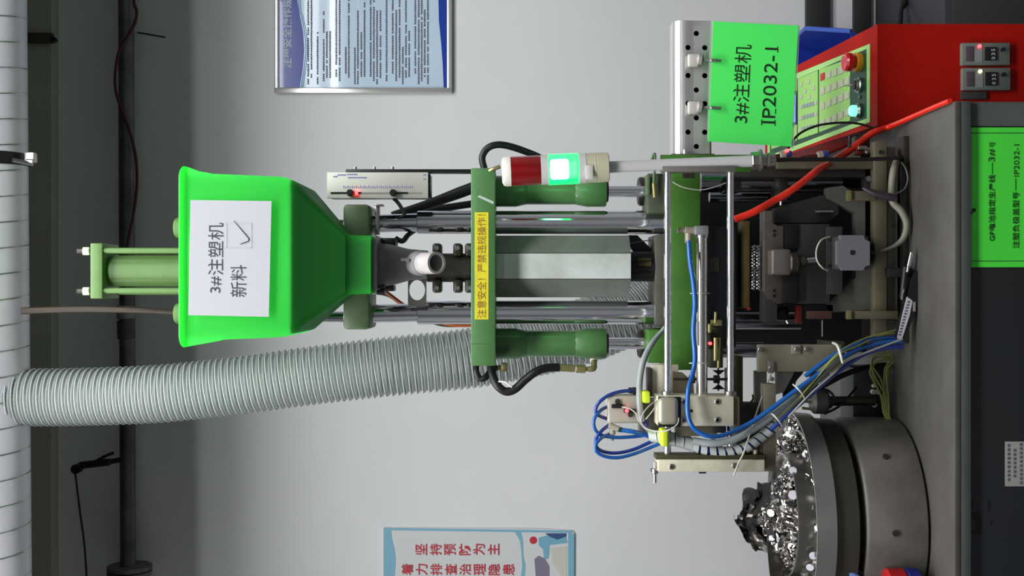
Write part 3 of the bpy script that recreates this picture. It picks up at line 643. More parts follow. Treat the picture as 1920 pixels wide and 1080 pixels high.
b = MB(); b.pcyl(1478, 493, 1496, 493, -.075, 21, 24, 3); part(b, 'coupling_neck', dmet)
b = MB(); b.pcyl(1487, 491, 1532, 487, -.08, 6, 20, 1); part(b, 'plunger_rod', chrome)
b = MB(); b.pcyl(1497, 493, 1512, 487, -.083, 10, 20, 3); part(b, 'locking_nut', dmet)
b = MB(); b.pbox(1468, 1496, 512, 568, -.06, .05, .5); part(b, 'slot_block', voidm)
b = MB(); b.pbox(1468, 1496, 420, 466, -.05, .05, .5); part(b, 'slot_block', mat('black_steel_slot', (30, 32, 32), .5, .3))
b = MB(); b.pbox(1496, 1556, 420, 570, -.045, .04, 1); part(b, 'dark_cover', mat('dark_cover_paint', (62, 58, 56), .5))
b = MB(); b.pbox(1550, 1580, 425, 552, -.05, .04, 1); part(b, 'cover_step', mat('dark_cover_paint', (62, 58, 56)))
gp = mat('grey_green_plate', (96, 98, 90), .5, .2, var=.15, vscale=18)
b = MB(); b.pprism([(1580, 348), (1640, 385), (1640, 580), (1556, 586), (1548, 572), (1605, 520), (1605, 400), (1552, 372), (1552, 352)], -.03, .03); part(b, 'motor_plate', gp)
b = MB(); b.pprism([(1453, 390), (1540, 366), (1572, 372), (1572, 400), (1553, 418), (1453, 418)], -.02, .03); part(b, 'gusset_plate', mat('dark_gusset', (48, 50, 46), .5))
b = MB(); b.pcyl(1464, 374, 1464, 385, -.03, 2.4, 10); part(b, 'pin', chrome)
b = MB(); b.pcyl(1528, 397, 1562, 397, -.035, 2.8, 10); part(b, 'pin', chrome)
b = MB(); b.pbox(1528, 1555, 398, 418, -.03, .02, .5); part(b, 'black_block', voidm)
b = MB(); b.pbox(1500, 1562, 571, 584, -.03, .04, .5); part(b, 'black_block', voidm)
b = MB(); b.pbox(1515, 1560, 583, 598, -.045, .03, 1); part(b, 'copper_bar', mat('dull_copper', (104, 74, 64), .5, .3))
b = MB(); b.pbox(1494, 1504, 572, 606, -.035, .02, 1); part(b, 'red_strip', mat('dark_red_plastic', (120, 22, 26)))
b = MB(); b.pbox(1456, 1480, 574, 602, -.0, .03, 6); part(b, 'rubber_boot', black)
b = MB(); b.pcyl(1475, 600, 1478, 606, -.01, 3, 8); part(b, 'small_screw', steel)
b = MB(); b.pcyl(1542, 600, 1542, 631, -.03, 1.5, 8); part(b, 'pin', steel)
# stepper motor
Ys = -.125
b = MB(); b.pprism([(1576, 441), (1619, 441), (1622, 449), (1631, 453), (1631, 497), (1622, 500), (1619, 507), (1580, 507), (1577, 500), (1570, 496), (1570, 452), (1577, 449)], Ys, .016); sm = part(b, 'stepper_motor', mat('motor_cap_grey', (134, 134, 142), .4, .5), label='square grey stepper motor with cut corners')
b = MB(); b.pbox(1571, 1629, 443, 505, Ys + .016, .045, 2); part(b, 'motor_body', mat('motor_lamination', (74, 72, 72), .5, .4), sm)
b = MB(); b.pprism([(1576, 441), (1619, 441), (1622, 449), (1631, 453), (1631, 497), (1622, 500), (1619, 507), (1580, 507), (1577, 500), (1570, 496), (1570, 452), (1577, 449)], Ys + .061, .018); part(b, 'front_cap', mat('motor_cap_grey', (134, 134, 142)), sm)
b = MB(); b.disc(1599, 473.5, Ys - .0006, 5, .001, 20); part(b, 'shaft_hole', voidm, sm)
b = MB(); b.pbox(1551, 1572, 440, 508, Ys + .078, .014, 2); part(b, 'mounting_flange', steel, sm)
b = MB(); b.ptube([(1556, 444, -.11), (1540, 450, -.12), (1531, 468, -.12), (1532, 488, -.12), (1542, 502, -.12), (1552, 507, -.11)], 1.6, 8); part(b, 'motor_lead', whitew, sm)
for (x, y) in ((1555, 449), (1555, 499), (1636, 474)): b = MB(); b.disc(x, y, Ys + .07, 3, .01, 12); part(b, 'screw', dmet, sm)
# feet and frame standing on the bench
fr = mat('frame_beige', (98, 92, 74), .5, .2, var=.12, vscale=20)
b = MB(); b.pbox(1640, 1663, 265, 640, -.06, .03, 1); part(b, 'base_bar', fr)
b = MB(); b.pbox(1663, 1683, 275, 600, -.045, .03, 1); part(b, 'base_rail', mat('base_rail_grey', (104, 104, 94), .5, var=.15))
b = MB(); b.box((P(0, 640, 0).x, -.06, TZ), (P(0, 262, 0).x, .22, TZ + .012), .001); part(b, 'base_plate', dmet)
b = MB(); b.pbox(1590, 1684, 583, 598, -.075, .02, 1); lg1 = part(b, 'foot_bar', fr)
b = MB(); b.pbox(1588, 1597, 582, 599, -.08, .004, .6); part(b, 'bright_end', brass, lg1)
b = MB(); b.pbox(1590, 1642, 358, 376, -.075, .02, 1); lg1 = part(b, 'foot_bar', fr)
b = MB(); b.pbox(1588, 1597, 357, 377, -.08, .004, .6); part(b, 'bright_end', brass, lg1)
b = MB(); b.pbox(1458, 1642, 300, 316, -.05, .02, 1); part(b, 'side_frame', fr)
b = MB(); b.pbox(1380, 1642, 316, 332, -.03, .04, .5); part(b, 'side_channel', mat('dark_channel', (44, 40, 36), .5))
b = MB(); b.disc(1629, 335, -.04, 6, .01, 6); part(b, 'nut', steel)
b = MB(); b.pbox(1622, 1646, 300, 470, -.03, .03, .5); part(b, 'side_frame', mat('dark_channel', (44, 40, 36)))
b = MB(); b.pbox(1400, 1640, 332, 350, .06, .04, .5); part(b, 'rear_channel', voidm)
for (x, y) in ((1676, 424), (1676, 575), (1652, 285)): b = MB(); b.disc(x, y, -.064, 4, .004, 6); part(b, 'bolt', voidm)
# hydraulic hoses
b = MB(); b.ptube([(908, 316, -.03), (904, 296, -.03), (912, 280, -.03), (928, 272, -.03), (950, 273, -.02), (985, 284, 0), (1020, 300, .02), (1060, 330, .03)], 6.6, 12); part(b, 'hydraulic_hose', black)
b = MB(); b.ptube([(915, 321, -.11), (925, 317, -.115), (938, 312, -.115)], 3.8, 10); part(b, 'hose_fitting', brass)
b = MB(); b.ptube([(735, 404, .05), (800, 384, .05), (860, 362, .05), (905, 345, .05)], [7, 9, 11, 11], 12); part(b, 'hydraulic_hose', black)
b = MB(); b.ptube([(760, 402, .08), (820, 392, .08), (900, 380, .08)], 7, 12); part(b, 'hydraulic_hose', black)
b = MB(); b.ptube([(893, 684, -.05), (893, 698, -.06), (900, 710, -.06), (910, 708, -.06), (920, 696, -.05), (930, 690, -.04)], 6, 12); h_ = part(b, 'hydraulic_hose', black)
b = MB(); b.ptube([(930, 690, -.04), (943, 689, -.04)], 5, 10); b.pbox(940, 952, 681, 697, -.05, .018, 2); part(b, 'hose_fitting', brass, h_)
b = MB(); b.ptube([(921, 684, -.05), (923, 702, -.06), (932, 722, -.07), (948, 734, -.07), (965, 730, -.07), (985, 712, -.07), (1005, 697, -.07), (1025, 690, -.06), (1047, 689, -.05)], 8, 14); h_ = part(b, 'hydraulic_hose', black, label='thick black hose looping below the top platen')
b = MB(); b.pcyl(1045, 689, 1078, 691, -.05, 7, 16, 1); b.pcyl(1080, 691, 1098, 692, -.05, 8, 6, 1); b.pcyl(1098, 692, 1106, 692, -.05, 4.5, 12); b.ptube([(1104, 692, -.05), (1113, 691, -.05), (1114, 683, -.04), (1113, 674, -.03)], 5.5, 10, 4); part(b, 'hose_fitting', brass, h_)
b = MB(); b.pcyl(1113, 680, 1113, 672, -.03, 7, 12, 1); part(b, 'thread_seal', whitep, h_)
b = MB(); b.ptube([(935, 715, -.08), (948, 717, -.085), (960, 726, -.085)], 1.8, 6); part(b, 'cable_tie', whitep, h_)
# bracket behind the lamp pole
b = MB(); b.pbox(1238, 1408, 290, 322, -.13, .006, 1); part(b, 'pole_bracket', greend)
# ================================================================ HOPPER
ho = thing('material_hopper', P(700, 497, -.18), 'bright lime green plastic hopper with a white paper sheet taped on', 'hopper')
hx = P(0, 481, -.32).x; hy_ = -.18
def zz(px, Y=-.32): return P(px, 0, Y).z
thx = P(0, 497, -.16).x
secs = [(hx - .001, hy_, zz(341), .164, .142, .02), (hx - .001, hy_, zz(337), .160, .138, .02)]
o_ = [(thx, hy_ + .03, zz(698, -.17), .056, .048, .008), (thx, hy_ + .03, zz(664, -.17), .057, .049, .008), (thx, hy_ + .03, zz(652, -.17), .060, .052, .01),
      (hx, hy_, zz(547), .139, .125, .022), (hx, hy_, zz(530), .1455, .132, .024), (hx, hy_, zz(512), .1475, .134, .024), (hx, hy_, zz(392), .152, .137, .024),
      (hx, hy_, zz(376), .155, .139, .024), (hx, hy_, zz(352), .158, .141, .024), (hx, hy_, zz(347), .1635, .146, .026), (hx, hy_, zz(339), .165, .147, .026), (hx, hy_, zz(336), .1625, .144, .024),
      (hx, hy_, zz(338), .157, .139, .022), (hx, hy_, zz(341), .156, .138, .022)]
b = MB(); b.loft(o_, nc=6, cap0=True, cap1=False); b.build('hopper_shell', limeg, ho, sharp=50)
fl = [(a0, a1, a2 - (.0 if i_ else -.002), a3 - .004, a4 - .004, a5) for i_, (a0, a1, a2, a3, a4, a5) in enumerate(o_[:4])] + [(hx, hy_, zz(536), .139, .126, .02)]
b = MB(); b.loft(fl, nc=6); b.build('pellet_fill', mat('dark_pellets', (20, 24, 22), .7, bump=.5, bscale=300), ho, kind='stuff')
Yp = hy_ - .150 + .008
pp = [(357, 375), (509, 377), (504, 594), (353, 591)]
b = MB(); b.pprism(pp, -.326, .0006); ps = b.build('paper_sheet', paper, ho, label='white paper sheet with black writing and a ticked box')
pk = mat('print_black', (52, 52, 60), .7)
text('lettering', '3#', pk, ps, 415, 549, -.3266, 31, 21)
text('lettering', '注塑机', pk, ps, 419, 516, -.3266, 98, 29)
text('lettering', '新料', pk, ps, 462, 557, -.3266, 60, 30)
b = MB()
for q in (((424, 419), (425.2, 465)), ((471, 419), (472.2, 465)), ((424, 418.6), (472, 419.8)), ((424, 464), (472, 465.2))):
    (xa, ya), (xb, yb) = q; b.pbox(xa, xb, ya, yb, -.3266, .0003, 0)
b.build('tick_box', mat('pale_grey_print', (180, 180, 186), .7), ps)
b = MB(); b.ptube([(450, 458, -.327), (455, 456, -.327), (467, 450, -.327), (455, 434, -.327), (438, 414, -.327)], [.4, .8, 1, .9, .4], 5, 3); b.build('tick_mark', pk, ps)
# ================================================================ POSITION SCALE BOX
sb = thing('scale_box', P(707, 348, -.02), 'white position scale box with two black sliders and a red light', 'instrument')
b = MB(); b.pbox(613, 803, 323, 372, -.05, .004, 1.5); b.build('face_plate', mat('ivory_plate', (214, 212, 202), .4), sb)
b = MB(); b.pbox(616, 807, 326, 371, -.046, .05, 2); b.build('box_body', blackp, sb)
b = MB(); b.pbox(620, 678, 360, 364, -.0504, .001, 0); b.pbox(735, 765, 360, 364, -.0504, .001, 0); b.build('slot', blackp, sb)
b = MB(); b.pbox(678, 735, 360.5, 364, -.0504, .001, 0); b.pbox(765, 792, 360.5, 363.5, -.0504, .001, 0); b.build('slot_strip', mat('slot_grey', (150, 150, 146), .4), sb)
for yk, xx in ((361, 655.5), (361, 736.5)): b = MB(); b.disc(xx, yk, -.064, 7, .014, 6, 1); b.disc(xx, yk, -.068, 4.5, .006, 14); b.build('slider_knob', blackp, sb)
b = MB(); b.disc(668, 362, -.055, 3, .005, 12); b.build('indicator_light', ledr, sb)
b = MB()
for i in range(34): b.pbox(644 + i * 3.9, 645.2 + i * 3.9, 349.5 if i % 2 else 348, 353, -.0504, .0006, 0)
b.build('scale_marks', inkb, sb, kind='stuff')
b = MB()
for (xa, xb, y) in ((633, 648, 328), (651, 669, 327), (652, 687, 333), (625, 631, 331), (794, 799, 336), (794, 799, 328)):
    x = xa
    while x < xb: b.pbox(x, x + 2, y - 1.2, y + 1.2, -.0504, .0005, 0); x += 2.8
b.build('small_print', inkb, sb, kind='stuff')
b = MB(); b.pbox(648, 884, 317, 324, -.04, .03, 1.2); b.build('mounting_strip', blackp, sb)
for x in (666, 702, 736): b = MB(); b.pcyl(x, 317, x, 313, -.03, 3, 10); b.build('screw', steel, sb)
b = MB(); b.ptube([(738, 372, -.02), (746, 380, -.02), (754, 392, -.01), (760, 402, 0)], 3.6, 8); b.build('lead', mat('grey_lead', (96, 94, 94), .5), sb)
# ================================================================ SIGNAL TOWER
YL = -.19; kL = S(YL)
st = thing('signal_tower', P(1440, 300, YL), 'red and green signal tower lamp with the green segment lit', 'signal lamp')
A = P(941, 322, YL); B = P(1141, 313.5, YL); dv = (B - A).normalized(); LL = (B - A).length
def seg(n, m, x0, x1, prof, **k):
    t0 = (x0 - 941) / 200 * LL; t1 = (x1 - 941) / 200 * LL; b = MB()
    b.lathe([(r * kL, t0 + (t1 - t0) * t) for r, t in prof], A, dv, 36); return b.build(n, m, st, **k)
seg('top_cap', whitep, 941, 958, [(20, 0), (26, .15), (28, .4), (28, 1)])
rl = mat('red_lens', (112, 5, 9), .18, coat=.5, emit=(140, 8, 10), es=.12, var=.3, vscale=60, stretch=(1, 1, .05))
seg('red_lens', rl, 958, 1014, [(27, 0), (27.5, .04), (27.5, .96), (27, 1)])
seg('spacer_ring', mat('ring_grey', (196, 196, 192), .3), 1014, 1028, [(28, 0), (28, 1)])
gl_ = mat('green_lens_lit', (10, 225, 110), .2, emit=(6, 255, 105), es=1.4, alpha=.55)
seg('lamp_core', mat('lamp_core_lit', (230, 255, 240), .4, emit=(150, 255, 205), es=11), 1032, 1066, [(17, 0), (19, .1), (19, .9), (17, 1)])
seg('green_lens', gl_, 1028, 1085, [(28.5, 0), (29, .04)] + [(29 - (.6 if i % 2 else 0), .06 + i * .022) for i in range(40)] + [(28.5, 1)])
seg('spacer_ring', mat('ring_grey', (196, 196, 192)), 1085, 1098, [(28.5, 0), (28.5, 1)])
seg('tower_base', beige, 1098, 1141, [(28, 0), (28, .44), (27.4, .45), (27.4, .47), (28.2, .48), (27.5, .97), (26, 1)])
b = MB(); b.pbox(1098, 1112, 310, 336, YL - 29.6 * kL, .004, .2); b.build('sticker', mat('sticker_white', (196, 196, 190), .5), st)
b = MB(); p0 = P(1138, 313.5, YL); p1 = P(1412, 302, YL); b.cyl(p0, p1, 10.8 * kL, 24); b.build('pole', mat('satin_aluminium', (206, 204, 206), .4, .15), st)
b = MB(); b.cyl(P(1408, 302, YL), P(1427, 301, YL), 17 * kL, 6, .0015); b.cyl(P(1427, 301, YL), P(1437, 300.5, YL), 12 * kL, 20); b.cyl(P(1437, 300.5, YL), P(1453, 300, YL), 14 * kL, 20, .002); b.cyl(P(1423, 301, YL), P(1427, 301, YL), 21 * kL, 24); b.build('gland_nut', steel, st)
b = MB(); b.cyl(P(1412, 299, YL + .02), P(1430, 299, YL + .06), .009, 12); b.build('bracket_screw', steel, st)
b = MB(); b.ptube([(1452, 300, YL), (1500, 299, YL + .02), (1580, 299, YL + .06), (1650, 298, -.09), (1682, 296, -.08), (1690, 297, -.04)], [4.5, 4.2, 4, 4, 4, 5], 10); b.build('power_cord', black, st)
# ================================================================ PERFORATED ARM, CLIPS, HANGING SIGN
YA = -.06; kA = S(YA)
pa = thing('perforated_arm', P(1299, 165, YA), 'polished stainless perforated channel arm sticking out to the right', 'arm')
xa_, xb_ = P(0, 293, YA).x, P(0, 38, YA).x
prof = []
for i in range(9):
    a = PI / 2 + PI / 2 * i / 8 * 1.0
    prof.append((1283 + 20 * math.cos(a), .03 - .03 * math.sin(a)))   # px x, offset in Y from front
zf = lambda px: P(px, 0, YA).z
poly = [Vector((xa_, YA + o, zf(x))) for x, o in prof]
poly = [Vector((xa_, YA + .055, zf(1263)))] + [Vector((xa_, YA + (.022 - .022 * math.sin(PI * i / 20)), zf(1263 + 22 * (1 - math.cos(PI * i / 20))))) for i in range(11)] + [Vector((xa_, YA + .001, zf(1292))), Vector((xa_, YA + .003, zf(1300))), Vector((xa_, YA + .003, zf(1331))), Vector((xa_, YA + .008, zf(1335))), Vector((xa_, YA + .055, zf(1335)))]
b = MB(); b.prism(poly, (xb_ - xa_, 0, 0)); arm = b.build('channel', stain, pa, sharp=30)
hb = MB(); holes = [(1309, 58), (1293, 85), (1325, 85), (1309, 112), (1293, 138), (1325, 138), (1309, 165), (1293, 191), (1325, 191), (1309, 218), (1293, 245), (1325, 245), (1309, 272)]
for (x, y) in holes: hb.disc(x, y, YA - .02, 5, .045, 20)
hm = bpy.data.meshes.new('h'); hm.from_pydata(hb.v, [], hb.f); bmh = bmesh.new(); bmh.from_mesh(hm); bmesh.ops.recalc_face_normals(bmh, faces=bmh.faces[:]); bmh.to_mesh(hm); bmh.free()
ho_ = bpy.data.objects.new('h', hm); C.objects.link(ho_); hm.materials.append(voidm)
md = arm.modifiers.new('holes', 'BOOLEAN'); md.object = ho_; md.operation = 'DIFFERENCE'; md.solver = 'EXACT'; md.material_mode = 'TRANSFER'
arm.data.materials.append(voidm)
bpy.context.view_layer.update()
nm_ = bpy.data.meshes.new_from_object(arm.evaluated_get(bpy.context.evaluated_depsgraph_get()))
arm.modifiers.clear(); arm.data = nm_; bpy.data.objects.remove(ho_)
b = MB(); b.pbox(1259, 1340, 288, 300, YA - .02, .10, 1); b.build('end_bracket', gmet, pa)
b = MB(); b.cyl(P(1285, 292, YA - .01), P(1285, 281, YA - .01), .005, 10); b.build('bolt', chrome, pa)
YS = -.10
cs = thing('green_sign', P(1410, 155, YS), 'bright green paper sign hung from the perforated arm by two clips', 'sign')
rot = math.radians(2.5)
b = MB(); b.pprism([(1337, 40), (1497, 48), (1484, 275), (1328, 265)], YS, .0012); sg = b.build('sign_sheet', signg, cs)
b = MB(); b.pprism([(1331, 36), (1500, 43), (1488, 279), (1483, 279), (1496, 49), (1336, 41), (1329, 264), (1326, 264)], YS + .0013, .0006); b.build('clear_sleeve', mat('clear_film', (210, 210, 210), .2, alpha=.4), cs)
sk = mat('sign_black', (10, 44, 16), .6)
text('lettering', '3#注塑机', sk, sg, 1403, 231, YS - .0006, 147, 31, rot=rot)
text('lettering', 'IP2032-1', sk, sg, 1453, 232, YS - .0006, 142, 25, rot=rot)
for (x, y, wd) in ((1428, 229.5, 11), (1453, 230.5, 11), (1454, 209, 10), (1458, 93, 11)):      # the serifs of the I, P and 1
    b = MB(); a = P(x, y, YS - .0006); b.box(a - Vector((wd / 2 * S(YS), 0, .0008)), a + Vector((wd / 2 * S(YS), .0003, .0008))); b.build('letter_serif', sk, sg)
for i, (yc, nmx) in enumerate(((112, 'right'), (201, 'left'))):
    cl = thing('sign_clip', P(1305, yc, YA - .01), 'white plastic clip on the arm, %s one of the pair holding the green sign' % nmx, 'clip', 'clips holding the green sign')
    Yq = YA - .016
    b = MB(); b.pbox(1290, 1312, yc - 12, yc + 13, Yq, .014, 4, seg=3); b.build('clip_body', mat('clip_plastic', (196, 190, 184), .35), cl)
    b = MB(); b.pcyl(1306, yc - 1, 1318, yc, Yq + .004, 11, 24, 3); b.build('clip_tip', mat('clip_grey', (160, 158, 154), .3), cl)
    b = MB(); b.ptube([(1318, yc, Yq), (1332, yc + 1, YS - .006), (1344, yc + 1.5, YS - .006)], [2.2, 2, 2], 8); b.build('wire_hook', steel, cl)
    b = MB(); b.cyl(P(1337, yc + 1, YS - .009), P(1337, yc + 1, YS + .004), .0035, 12); b.cyl(P(1340, yc + 1.4, YS - .008), P(1352, yc + 2, YS - .008), .003, 10); b.build('eyelet', steel, cl)
# ================================================================ PICK-AND-PLACE SLIDE
YG = -.19; kG = S(YG)
sl_ = thing('pneumatic_slide', P(1310, 770, YG), 'pneumatic slide with chrome guide rods and a beige carriage block', 'slide')
def sp(b, n, m, parent=None, **k): return b.build(n, m, sl_ if parent is None else parent, **k)
for xx in (1251.5, 1369.5):
    b = MB(); b.pcyl(xx, 318, xx, 862, YG, 6.6, 24); g_ = sp(b, 'guide_rod', chrome)
    b = MB(); b.pcyl(xx, 733, xx, 744, YG, 11.5, 24, 1); sp(b, 'rod_bush', steel, g_)
b = MB(); b.pbox(1242, 1379, 312, 322, YG - .012, .028, 1); sp(b, 'rod_end_bar', mat('end_bar_grey', (120, 116, 110), .5, .4))
YAC = -.175
b = MB(); b.pcyl(1316, 440, 1316, 748, YAC, 10.5, 28); ac = sp(b, 'air_cylinder', mat('cylinder_stainless', (214, 206, 200), .16, 1.0))
b = MB(); b.pbox(1302.5, 1329, 423, 441, YAC - .013, .027, 2.5); sp(b, 'cylinder_head', mat('head_aluminium', (196, 196, 200), .3, .8), ac)
b = MB(); b.pcyl(1316, 440, 1316, 446, YAC, 12, 24); sp(b, 'head_ring', steel, ac)
b = MB(); b.pcyl(1302, 433, 1284, 432, YAC, 7.5, 16, 1); b.pcyl(1291, 436, 1291, 456, YAC, 7, 16, 1.5); b.pcyl(1284, 432, 1278, 432, YAC, 4, 12); b.pcyl(1278, 432, 1270, 432, YAC, 5, 12, 1); sp(b, 'air_fitting', mat('fitting_beige', (160, 150, 134), .4, .2), ac)
for (y, xw) in ((550, 0), (681, 1)):
    b = MB(); b.tube([P(1295 - xw * 2, y, YAC), P(1297, y, YAC - .011), P(1316, y, YAC - .013), P(1328, y, YAC - .006), P(1328, y, YAC + .008), P(1300, y, YAC + .012), P(1295 - xw * 2, y, YAC)], .0012, 6, 3); sp(b, 'cable_tie', whitep, ac)
b = MB(); b.pbox(1304.5, 1310, 603, 648, YAC - .0105, .001, .2); sp(b, 'white_strip', paper, ac)
# sensor with a red light
b = MB(); b.pbox(1328, 1335, 618, 655, -.12, .02, 1.5); ss = sp(b, 'reed_sensor', voidm)
b = MB(); b.disc(1332, 644, -.125, 3, .006, 12); sp(b, 'indicator_light', ledr, ss)
b = MB(); b.pcyl(1331, 607, 1331, 624, -.12, 4, 10, 1); b.pcyl(1342, 585, 1341, 606, -.12, 2.5, 8); b.pbox(1335, 1354, 600, 611, -.12, .02, 1); sp(b, 'clamp', brass, ss)
b = MB(); b.pcyl(1342, 633, 1342, 676, -.12, 4.5, 12); b.pcyl(1349, 633, 1347, 690, -.11, 3, 12); sp(b, 'guide_pin', brass, ss)
b = MB(); b.pbox(1330, 1356, 612, 690, -.10, .03, 2); sp(b, 'sensor_block', mat('dirty_green_block', (50, 54, 40), .5), ss)
# carriage
Yb_ = YG - .035
b = MB(); b.pbox(1234, 1376, 743.5, 799, Yb_, .07, 1.6); cb_ = sp(b, 'carriage_block', alub)
b = MB(); b.pbox(1375, 1387, 745, 801, Yb_ + .006, .07, 1); sp(b, 'side_plate', mat('olive_metal', (104, 96, 72), .5, .3), cb_)
b = MB(); b.pbox(1234, 1273, 746, 797, Yb_ - .024, .022, 12, seg=5); sp(b, 'rounded_cover', mat('satin_beige_cover', (176, 170, 150), .35, .3), cb_)
b = MB(); b.pbox(1234, 1277, 744, 801, Yb_ - .004, .004, 13, seg=5); sp(b, 'cover_gasket', voidm, cb_)
for (x, y) in ((1282, 753), (1281, 788), (1345, 753), (1345, 787)):
    b = MB(); b.lathe([(.0055, 0), (.0055, -.002), (.004, -.003), (.0026, -.003), (.0026, .001), (0, .001)], P(x, y, Yb_), (0, 1, 0), 18); s_c = sp(b, 'cap_screw', steel, cb_)
b = MB(); b.disc(1296, 770.5, Yb_ - .0004, 3.2, .001, 12); sp(b, 'hole', voidm, cb_)
b = MB(); b.pbox(1338, 1362, 797, 812, Yb_ + .01, .04, 1); sp(b, 'black_stop', voidm, cb_)
b = MB(); b.pbox(1270, 1345, 799, 818, Yb_ + .02, .04, 1); sp(b, 'lower_block', mat('lower_block_metal', (110, 104, 88), .5, .4), cb_)
b = MB(); b.pcyl(1337, 800, 1337, 862, YG + .01, 5, 14); sp(b, 'small_rod', chrome)
# backing plates
b = MB(); b.pbox(1222, 1272, 684, 744, -.12, .02, 1.2); sp(b, 'backing_plate', alub)
b = MB(); b.pbox(1214, 1222, 690, 744, -.13, .03, 1); sp(b, 'side_rail', dmet)
b = MB(); b.pprism([(1262, 697), (1280, 699), (1300, 716), (1302, 744), (1262, 744)], -.13, .015); sp(b, 'backing_plate', mat('dark_beige', (110, 102, 84), .5, .3))
b = MB(); b.pcyl(1262, 711, 1366, 711, -.15, 2.6, 10); aj = sp(b, 'adjuster_screw', dmet)
for x in (1292, 1338): b = MB(); b.pcyl(x, 711, x + 11, 711, -.15, 8.5, 6, 1); sp(b, 'hex_nut', voidm, aj)
b = MB(); b.pbox(1346, 1348.5, 690, 733, -.14, .006, .3); b.pprism([(1336, 694), (1360, 694), (1350, 702), (1346, 702)], -.14, .006); b.pprism([(1336, 730), (1360, 730), (1350, 722), (1346, 722)], -.14, .006); sp(b, 'spoked_bracket', voidm)
b = MB(); b.pbox(1378, 1393, 668, 756, -.12, .03, 1); sp(b, 'post', mat('olive_dark', (72, 70, 46), .5, .3))
b = MB(); b.pbox(1360, 1378, 690, 742, -.12, .012, 1); sp(b, 'post', mat('grey_post', (104, 100, 92), .5, .3))
b = MB(); b.pbox(1380, 1440, 757, 850, -.12, .05, 2); sp(b, 'dark_bracket', mat('dark_bracket', (52, 48, 44), .5, .3))
# end bar and uprights
YB = YG - .02
b = MB(); b.pbox(1234, 1434, 862, 885, YB, .045, 2); eb = sp(b, 'end_bar', alub)
b = MB(); b.pbox(1230, 1434, 853, 862, YB + .006, .04, 1); sp(b, 'end_gasket', mat('olive_dark', (72, 70, 46)), eb)
for (x, y) in ((1259, 875), (1377, 873)):
    b = MB(); b.lathe([(.0055, 0), (.0055, -.002), (.004, -.003), (.0026, -.003), (.0026, .001), (0, .001)], P(x, y, YB), (0, 1, 0), 18); sp(b, 'cap_screw', steel, eb)
b = MB(); b.pcyl(1228, 866, 1228, 905, YG, 3.2, 10); b.pcyl(1228, 878, 1228, 888, YG, 6.5, 14, 1); b.pcyl(1220, 881, 1236, 881, YG, 3.5, 10); sp(b, 'bleed_fitting', steel, eb)
b = MB(); b.pcyl(1304, 850, 1325, 850, YG + .005, 5, 12, 1); b.pcyl(1310, 884, 1324, 884, YG, 4, 12, 1); sp(b, 'small_stud', dmet, eb)
b = MB(); b.pcyl(1416, 842, 1416, 864, YG, 4, 14, 1.5); sp(b, 'dowel', alub, eb)
b = MB(); b.pbox(1432, 1455, 720, 884, YB + .02, .03, 1); sp(b, 'upright', mat('upright_beige', (112, 106, 90), .5, .3, var=.12, vscale=20))
b = MB(); b.pbox(1416, 1438, 696, 850, -.10, .02, 1); sp(b, 'upright', mat('upright_grey', (126, 122, 116), .5, .3))
b = MB(); b.pbox(1421, 1578, 646, 697, -.13, .014, 1); mpz = sp(b, 'mounting_plate', mat('mounting_beige', (132, 128, 108), .5, .25, var=.1, vscale=20))
b = MB(); b.pbox(1484, 1502, 646, 664, -.134, .004, 2); sp(b, 'washer_plate', mat('washer_grey', (150, 140, 132), .5, .3), mpz)
b = MB(); b.pbox(1440, 1452, 677, 700, -.136, .004, 2); sp(b, 'washer_plate', mat('washer_grey', (150, 140, 132), .5, .3), mpz)
for (x, y) in ((1494, 655), (1513, 655), (1446, 690), (1448, 711), (1426, 655)): b = MB(); b.disc(x, y, -.137, 4.5, .008, 14, 1); sp(b, 'cap_screw', steel, mpz)
b = MB(); b.pprism([(1455, 697), (1490, 697), (1470, 735), (1455, 740)], -.12, .012); sp(b, 'gusset', mat('upright_grey', (126, 122, 116)))
b = MB(); b.pprism([(1519, 646), (1578, 646), (1578, 668), (1548, 700), (1519, 730)], -.10, .01); sp(b, 'gusset', mat('dark_gusset2', (72, 68, 58), .5, .2))
b = MB(); b.pbox(1556, 1584, 640, 668, -.08, .10, 1); sp(b, 'slide_foot', mat('dark_gusset2', (72, 68, 58)))
b = MB(); b.pcyl(1380, 762, 1400, 762, -.16, 7, 12, 2); b.ptube([(1406, 756, -.16), (1412, 748, -.16), (1411, 740, -.16)], 2, 6); sp(b, 'needle_valve', dmet)
# valve block
vb = thing('valve_block', P(1180, 768, -.14), 'small beige-grey pneumatic valve block with a glowing red light', 'valve')
b = MB(); b.pbox(1139, 1200, 742, 794, -.17, .05, 5, seg=3); b.build('valve_body', alug, vb)
b = MB(); b.pbox(1147, 1168, 758, 765.5, -.176, .008, .6); b.build('terminal', blackp, vb)
b = MB(); b.pbox(1170, 1192, 767, 774, -.176, .008, .6); b.build('terminal', blackp, vb)
for (x, y) in ((1158, 753), (1182, 777.5)): b = MB(); b.disc(x, y, -.175, 5, .008, 16, 1); b.build('cap_screw', dmet, vb); 
b = MB(); b.disc(1175.5, 770.5, -.181, 3.4, .006, 14); b.build('indicator_light', ledr, vb)
b = MB(); b.pbox(1199, 1240, 748, 812, -.14, .03, 2); b.build('valve_bracket', mat('bracket_dull', (120, 118, 100), .5, .3), vb)
b = MB(); b.pcyl(1178, 732, 1196, 732, -.15, 5.5, 12, 1); b.pcyl(1188, 726, 1188, 744, -.15, 4, 12, 1); b.build('air_fitting', dmet, vb)
b = MB(); b.pcyl(1141, 797, 1160, 805, -.165, 6, 14, 1); b.pcyl(1148, 803, 1148, 826, -.165, 3.6, 12, 1); b.pcyl(1148, 808, 1148, 815, -.165, 6, 14, 1); b.build('air_fitting', alug, vb)
